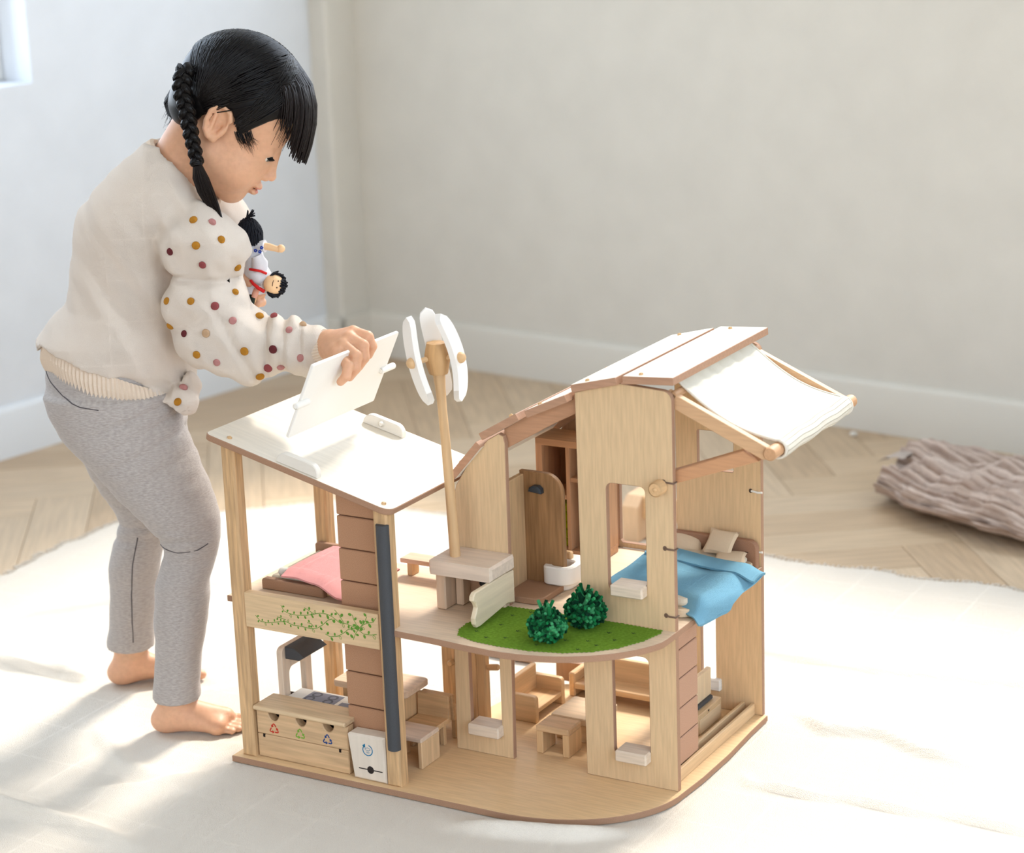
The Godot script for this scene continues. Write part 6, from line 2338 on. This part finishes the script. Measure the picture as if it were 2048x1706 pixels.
func make_leggings(o: Node3D) -> void:
	var f := Field.new(Vector3(-96.5, 2.6, -60.5), Vector3(-64.5, 60, -25), 0.5)
	f.loft([[4.3, -79.1, -71.7, -31.5, 3.7], [10.8, -78.2, -71.0, -31.6, 3.8], [18.0, -78.0, -69.6, -32.0, 4.5], [23.2, -77.3, -68.9, -32.4, 4.9], [27.6, -75.9, -67.5, -33.0, 4.7], [30.2, -76.5, -66.8, -33.2, 4.9], [33.5, -79.3, -66.8, -33.6, 5.5], [36.8, -82.5, -67.7, -34.2, 6.1], [40.9, -85.8, -69.2, -35.0, 6.7], [43.5, -88.4, -70.1, -35.6, 7.0], [46.0, -90.5, -71.0, -36.0, 7.2], [49.0, -92.0, -72.0, -36.6, 7.2], [52.3, -92.7, -72.6, -37.0, 7.0]], 0.5)
	f.loft([[5.2, -89.6, -81.8, -52.1, 3.8], [12.0, -88.5, -81.0, -51.8, 3.9], [17.4, -88.2, -80.2, -51.5, 4.4], [20.7, -87.7, -79.4, -51.2, 4.8], [24.0, -86.8, -78.3, -51.0, 4.7], [27.0, -85.8, -76.8, -50.6, 4.7], [29.1, -86.0, -75.0, -50.4, 4.9], [32.1, -87.6, -73.4, -50.2, 5.4], [35.7, -89.4, -72.6, -50.0, 6.0], [40.0, -91.0, -73.2, -49.8, 6.6], [46.0, -92.4, -73.0, -49.4, 7.0]], 0.5)
	f.loft([[42.0, -87.0, -74.0, -43.0, 9.0], [46.0, -90.5, -72.8, -43.0, 11.4], [50.0, -92.6, -72.0, -43.0, 11.8], [54.0, -93.3, -71.8, -43.0, 11.8], [58.0, -92.6, -72.2, -43.0, 11.4]], 1.6)
	f.warp(func(p: Vector3) -> float:
		var e := 0.20 * wrinkle.get_noise_3d(p.x * 0.7 + 300.0, p.y * 2.2 - p.x * 0.8, p.z * 0.8)
		var near := smoothstep(-44.0, -40.0, p.z)
		for q in [[30.6, 0.38, 0.5, 0.05], [32.4, 0.22, 0.5, -0.12], [28.9, 0.26, 0.55, 0.10], [27.4, 0.18, 0.5, 0.02], [51.6, 0.4, 0.55, 0.33], [49.4, 0.35, 0.6, 0.40], [46.6, 0.28, 0.6, 0.42], [43.0, 0.16, 0.6, 0.42]]:
			var v: float = q[0] + (p.x + 72.0) * q[3] - (0.0 if near > 0.5 else 2.5)
			e += q[1] * exp(-pow((p.y - v) / q[2], 2)) * (smoothstep(-66.5, -71.0, p.x) if q[0] < 40.0 else smoothstep(-88.0, -80.0, p.x))
		return e)
	# hems
	f.trim(func(p: Vector3) -> float: return (4.4 if p.z > -42.0 else 5.4) - p.y)
	var m := StandardMaterial3D.new()
	var fn := FastNoiseLite.new()
	fn.seed = 91
	fn.frequency = 0.05
	fn.fractal_octaves = 4
	var t := NoiseTexture2D.new()
	t.width = 512
	t.height = 512
	t.seamless = true
	t.noise = fn
	var g := Gradient.new()
	g.set_color(0, Color(0.58, 0.55, 0.53))
	g.set_color(1, Color(0.755, 0.725, 0.70))
	t.color_ramp = g
	m.albedo_texture = t
	m.uv1_triplanar = true
	m.uv1_scale = Vector3(4, 16, 4)
	m.roughness = 0.92
	m.metallic_specular = 0.15
	m.rim_enabled = true
	m.rim = 0.5
	m.rim_tint = 0.3
	m.heightmap_enabled = true
	m.heightmap_texture = noise_tex(0.16, 0.0, 1.0, 43, 3)
	m.heightmap_scale = 0.05
	var a := acc()
	f.mesh(a, org)
	var lg := put("leggings", skin_mesh(a, m), o, "heather grey leggings")
	# seams
	for path in [[[-92.6, 56.0], [-91.3, 54.6], [-89.0, 53.0], [-86.0, 51.9], [-82.5, 51.3]], [[-82.0, 26.0], [-83.2, 21.5], [-84.0, 16.0], [-84.4, 11.0], [-84.6, 6.6]], [[-76.0, 29.4], [-73.0, 29.0], [-70.0, 29.3], [-68.0, 30.2]]]:
		var pts := []
		for i in path.size() - 1:
			for k in 5:
				var q := Vector2(path[i][0], path[i][1]).lerp(Vector2(path[i + 1][0], path[i + 1][1]), k / 5.0)
				var w := -25.5
				while w > -60.0 and f.at(Vector3(q.x, q.y, w)) > 0.03:
					w -= 0.1
				if w > -60.0:
					pts.append(Vector3(q.x, q.y, w))
		if pts.size() > 2:
			var st := S()
			tube(st, pts, range(pts.size()).map(func(_i): return 0.1), 5)
			part("seam", [st, plain(Color(0.33, 0.31, 0.32), 0.9)], lg)

# ---------------------------------------------------------------- hair
func make_hair(o: Node3D) -> void:
	var dark := StandardMaterial3D.new()
	dark.albedo_color = Color(0.045, 0.035, 0.035)
	dark.roughness = 0.36
	dark.metallic_specular = 0.32
	var hb := Basis(HF, HU, Vector3.BACK)
	var line_ := [Vector2(-12, -8.2), Vector2(-8.5, -8.4), Vector2(-6.0, -7.4), Vector2(-4.2, -5.2), Vector2(-3.5, -2.2), Vector2(-2.9, -0.9), Vector2(-0.4, -0.9), Vector2(0.6, -2.0), Vector2(1.5, -3.3), Vector2(2.2, -3.6), Vector2(2.8, -2.7), Vector2(3.7, -1.4), Vector2(4.8, 0.1), Vector2(5.8, 1.2), Vector2(8, 2.0), Vector2(12, 2.0)]
	var f := Field.new(Vector3(-75, 84, -54), Vector3(-47, 107, -32), 0.35)
	f.ell(hd(-0.6, 0.9, 0), Vector3(9.95, 9.15, 8.2), 0.5, hb)
	f.ell(hd(-5.5, -3.6, 0), Vector3(4.6, 4.6, 6.6), 1.5, hb)
	f.trim(func(p: Vector3) -> float:
		var q := p - HC
		return (curve(line_, q.dot(HF)) - q.dot(HU)) * 0.7)
	var a := acc()
	f.mesh(a, org)
	var hair := put("hair", skin_mesh(a, dark), o, "straight black hair")
	# strands combed from the parting to the braids, both sides and the back
	var st := S()
	var c := hd(-0.6, 0.9, 0)
	var R := Vector3(10.05, 9.25, 8.3)
	var shell := func(d: Vector3, lift: float) -> Vector3:
		var q := d / (Vector3(d.x / R.x, d.y / R.y, d.z / R.z)).length()
		return c + hb * (q * (1.0 + lift))
	for i in 620:
		var s := 1.0 if i % 5 != 0 else -1.0
		var t := rng.randf()
		var from := Vector3(lerpf(-0.95, 0.72, t), 0, rng.randf_range(0.0, 0.12) * s)
		from.y = sqrt(maxf(0.05, 1.0 - from.x * from.x))
		var to := Vector3(-0.62 + rng.randf_range(-0.12, 0.14), -0.52 + rng.randf_range(-0.16, 0.14), 0.72 * s).normalized()
		if t > 0.72 and rng.randf() < 0.45:
			to = Vector3(0.20 + rng.randf_range(-0.08, 0.16), -0.36 + rng.randf_range(-0.1, 0.12), 0.92 * s).normalized()
		from = (from * R).normalized()
		var mid := (from + to).normalized()
		mid = (mid + Vector3(0.25 * (t - 0.2), 0.12, 0.55 * s)).normalized()
		var lift := rng.randf_range(0.0, 0.022)
		var pts := []
		var rad := []
		for k in 10:
			var x := k / 9.0
			var d := from.lerp(mid, x).lerp(mid.lerp(to, x), x).normalized()
			pts.append(shell.call(d, lift * sin(PI * x)))
			rad.append(0.15 * (1.0 - 0.45 * x))
		tube(st, pts, rad, 4, false)
	part("strands", [st, dark], hair).set_meta("kind", "stuff")
	# fringe hanging over the forehead
	st = S()
	var cl := [Vector2(-1.5, 9.9), Vector2(1.5, 9.9), Vector2(4.6, 8.9), Vector2(7.6, 7.3), Vector2(9.6, 5.1), Vector2(11.0, 2.5), Vector2(12.1, -0.8), Vector2(12.7, -3.7)]
	for i in 430:
		var lat := rng.randf_range(-6.6, 6.4)
		var g := sqrt(maxf(0.0, 1.0 - pow(lat / 8.9, 2)))
		var layer := rng.randf_range(-0.55, 0.12)
		var wisp := rng.randf() < 0.10 and lat > 2.5
		if lat > 4.4 and rng.randf() < 0.55:
			wisp = true
		var pts := []
		var rad := []
		var end := rng.randf_range(0.90, 1.0) * (1.0 - 0.16 * smoothstep(3.6, 6.4, lat))
		if wisp:
			end = rng.randf_range(0.72, 0.97)
		for k in 12:
			var x := k / 11.0 * (cl.size() - 1) * end
			var j := mini(int(x), cl.size() - 2)
			var q: Vector2 = cl[j].lerp(cl[j + 1], x - j)
			var fx := (q.x + 0.6) * pow(g, 1.35) - 0.6 + layer * smoothstep(0.0, 3.0, x)
			var ux := 0.9 + (q.y - 0.9) * (g if q.y > 0.9 else 1.0)
			if q.y < 0.9:
				ux += 1.1 * (1.0 - g)
			var lx := lat * (0.35 + 0.65 * smoothstep(0.0, 3.2, x))
			if wisp:
				fx -= 1.6 * smoothstep(3.0, 7.0, x)
			pts.append(hd(fx, ux, lx))
			rad.append((0.14 if not wisp else 0.05) * (1.0 - 0.5 * smoothstep(0.75, 1.0, k / 11.0)))
		tube(st, pts, rad, 4, false)
	var brown := dark.duplicate()
	brown.albedo_color = Color(0.085, 0.05, 0.038)
	part("fringe", [st, brown], hair, "straight cut fringe").set_meta("kind", "stuff")
	# fine loose hairs at the nape and before the ear
	st = S()
	for i in 70:
		var p := hd(rng.randf_range(1.0, 3.4), rng.randf_range(-3.6, -2.0), 6.6)
		tube(st, [p, p + Vector3(0.3, -1.2, 0.1), p + Vector3(0.7 + rng.randf_range(-0.4, 0.5), -2.4 + rng.randf_range(-0.6, 0.8), -0.5)], [0.05, 0.04, 0.012], 3, false)
	for i in 60:
		var p := Vector3(-70.5 + rng.randf_range(-0.5, 0.6), 93.5 + rng.randf_range(-2, 2), -47 + rng.randf_range(-1.5, 2))
		tube(st, [p, p + Vector3(-0.8, -0.3, 0), p + Vector3(-1.6 + rng.randf_range(-0.5, 0.6), -1.6 + rng.randf_range(-1.2, 0.9), 0)], [0.06, 0.05, 0.015], 3, false)
	part("loose_hair", [st, dark], hair).set_meta("kind", "stuff")
	# near braid
	var path := Curve3D.new()
	var bp := [Vector3(-67.2, 101.0, -37.2), Vector3(-67.8, 99.4, -36.3), Vector3(-67.9, 97.4, -35.6), Vector3(-67.5, 95.4, -35.0), Vector3(-67.2, 93.2, -34.7), Vector3(-66.9, 90.8, -34.6), Vector3(-66.6, 88.9, -34.6), Vector3(-66.4, 87.0, -34.6)]
	for i in bp.size():
		var t: Vector3 = (bp[mini(i + 1, bp.size() - 1)] - bp[maxi(i - 1, 0)]) / 6.0
		path.add_point(bp[i], -t, t)
	var len := path.get_baked_length()
	st = S()
	for k in 3:
		var pts := []
		var rad := []
		for i in 90:
			var x := i / 89.0
			var p := path.sample_baked(len * x)
			var ph := TAU * (x * 3.4 + k / 3.0)
			var amp := 0.82 * (1.0 - 0.35 * x)
			pts.append(p + Vector3(sin(ph) * amp, 0, sin(2.0 * ph) * 0.42 + 0.1))
			rad.append(0.78 * (1.0 - 0.35 * x))
		tube(st, pts, rad, 8, true)
		for h in 26:
			var q := []
			var r2 := []
			var an := rng.randf() * TAU
			for i in range(0, 90, 2):
				q.append(pts[i] + Vector3(cos(an), 0.25 * sin(an * 2.0), sin(an)) * rad[i] * 0.98)
				r2.append(0.085)
			tube(st, q, r2, 3, false)
	part("braid", [st, dark], hair)
	st = S()
	var tail := [Vector3(-66.4, 86.9, -34.6), Vector3(-66.0, 84.9, -34.3), Vector3(-65.3, 82.9, -33.6), Vector3(-64.3, 81.0, -32.3), Vector3(-63.4, 79.6, -30.6), Vector3(-62.7, 78.0, -29.6)]
	for h in 150:
		var an := rng.randf() * TAU
		var rr := sqrt(rng.randf())
		var end := rng.randi_range(4, 6)
		var q := []
		var r2 := []
		for i in end:
			var sp: float = [0.55, 1.15, 1.2, 0.95, 0.6, 0.3][i]
			q.append(tail[i] + Vector3(cos(an) * rr * sp, 0.2 * sin(an * 3.0), sin(an) * rr * sp * 0.8))
			r2.append([0.13, 0.13, 0.12, 0.1, 0.07, 0.02][i])
		tube(st, q, r2, 4, false)
	part("braid_tail", [st, brown], hair).set_meta("kind", "stuff")
	st = S()
	for i in 3:
		var ring := []
		for k in 13:
			ring.append(Vector3(-66.45 + 0.75 * cos(TAU * k / 12), 87.1 + 0.28 * i, -34.6 + 0.75 * sin(TAU * k / 12)))
		tube(st, ring, range(13).map(func(_i): return 0.2), 6, false)
	part("hair_tie", [st, plain(Color(0.05, 0.05, 0.06), 0.25)], hair)
	# far braid, looped up behind the head
	st = S()
	for h in 90:
		var an := rng.randf() * TAU
		var rr := sqrt(rng.randf())
		var q := []
		var r2 := []
		var fp := [Vector3(-68.5, 97.5, -48.5), Vector3(-70.6, 96.0, -49.0), Vector3(-71.9, 94.6, -49.0), Vector3(-71.4, 93.0, -48.6), Vector3(-70.2, 91.9, -48.2)]
		for i in fp.size():
			var sp: float = [0.8, 1.1, 0.85, 0.9, 0.5][i]
			q.append(fp[i] + Vector3(cos(an) * rr * sp, sin(an) * rr * sp, 0.6 * sin(an * 2.0)))
			r2.append([0.14, 0.14, 0.12, 0.1, 0.04][i])
		tube(st, q, r2, 4, false)
	part("braid", [st, dark], hair).set_meta("kind", "stuff")
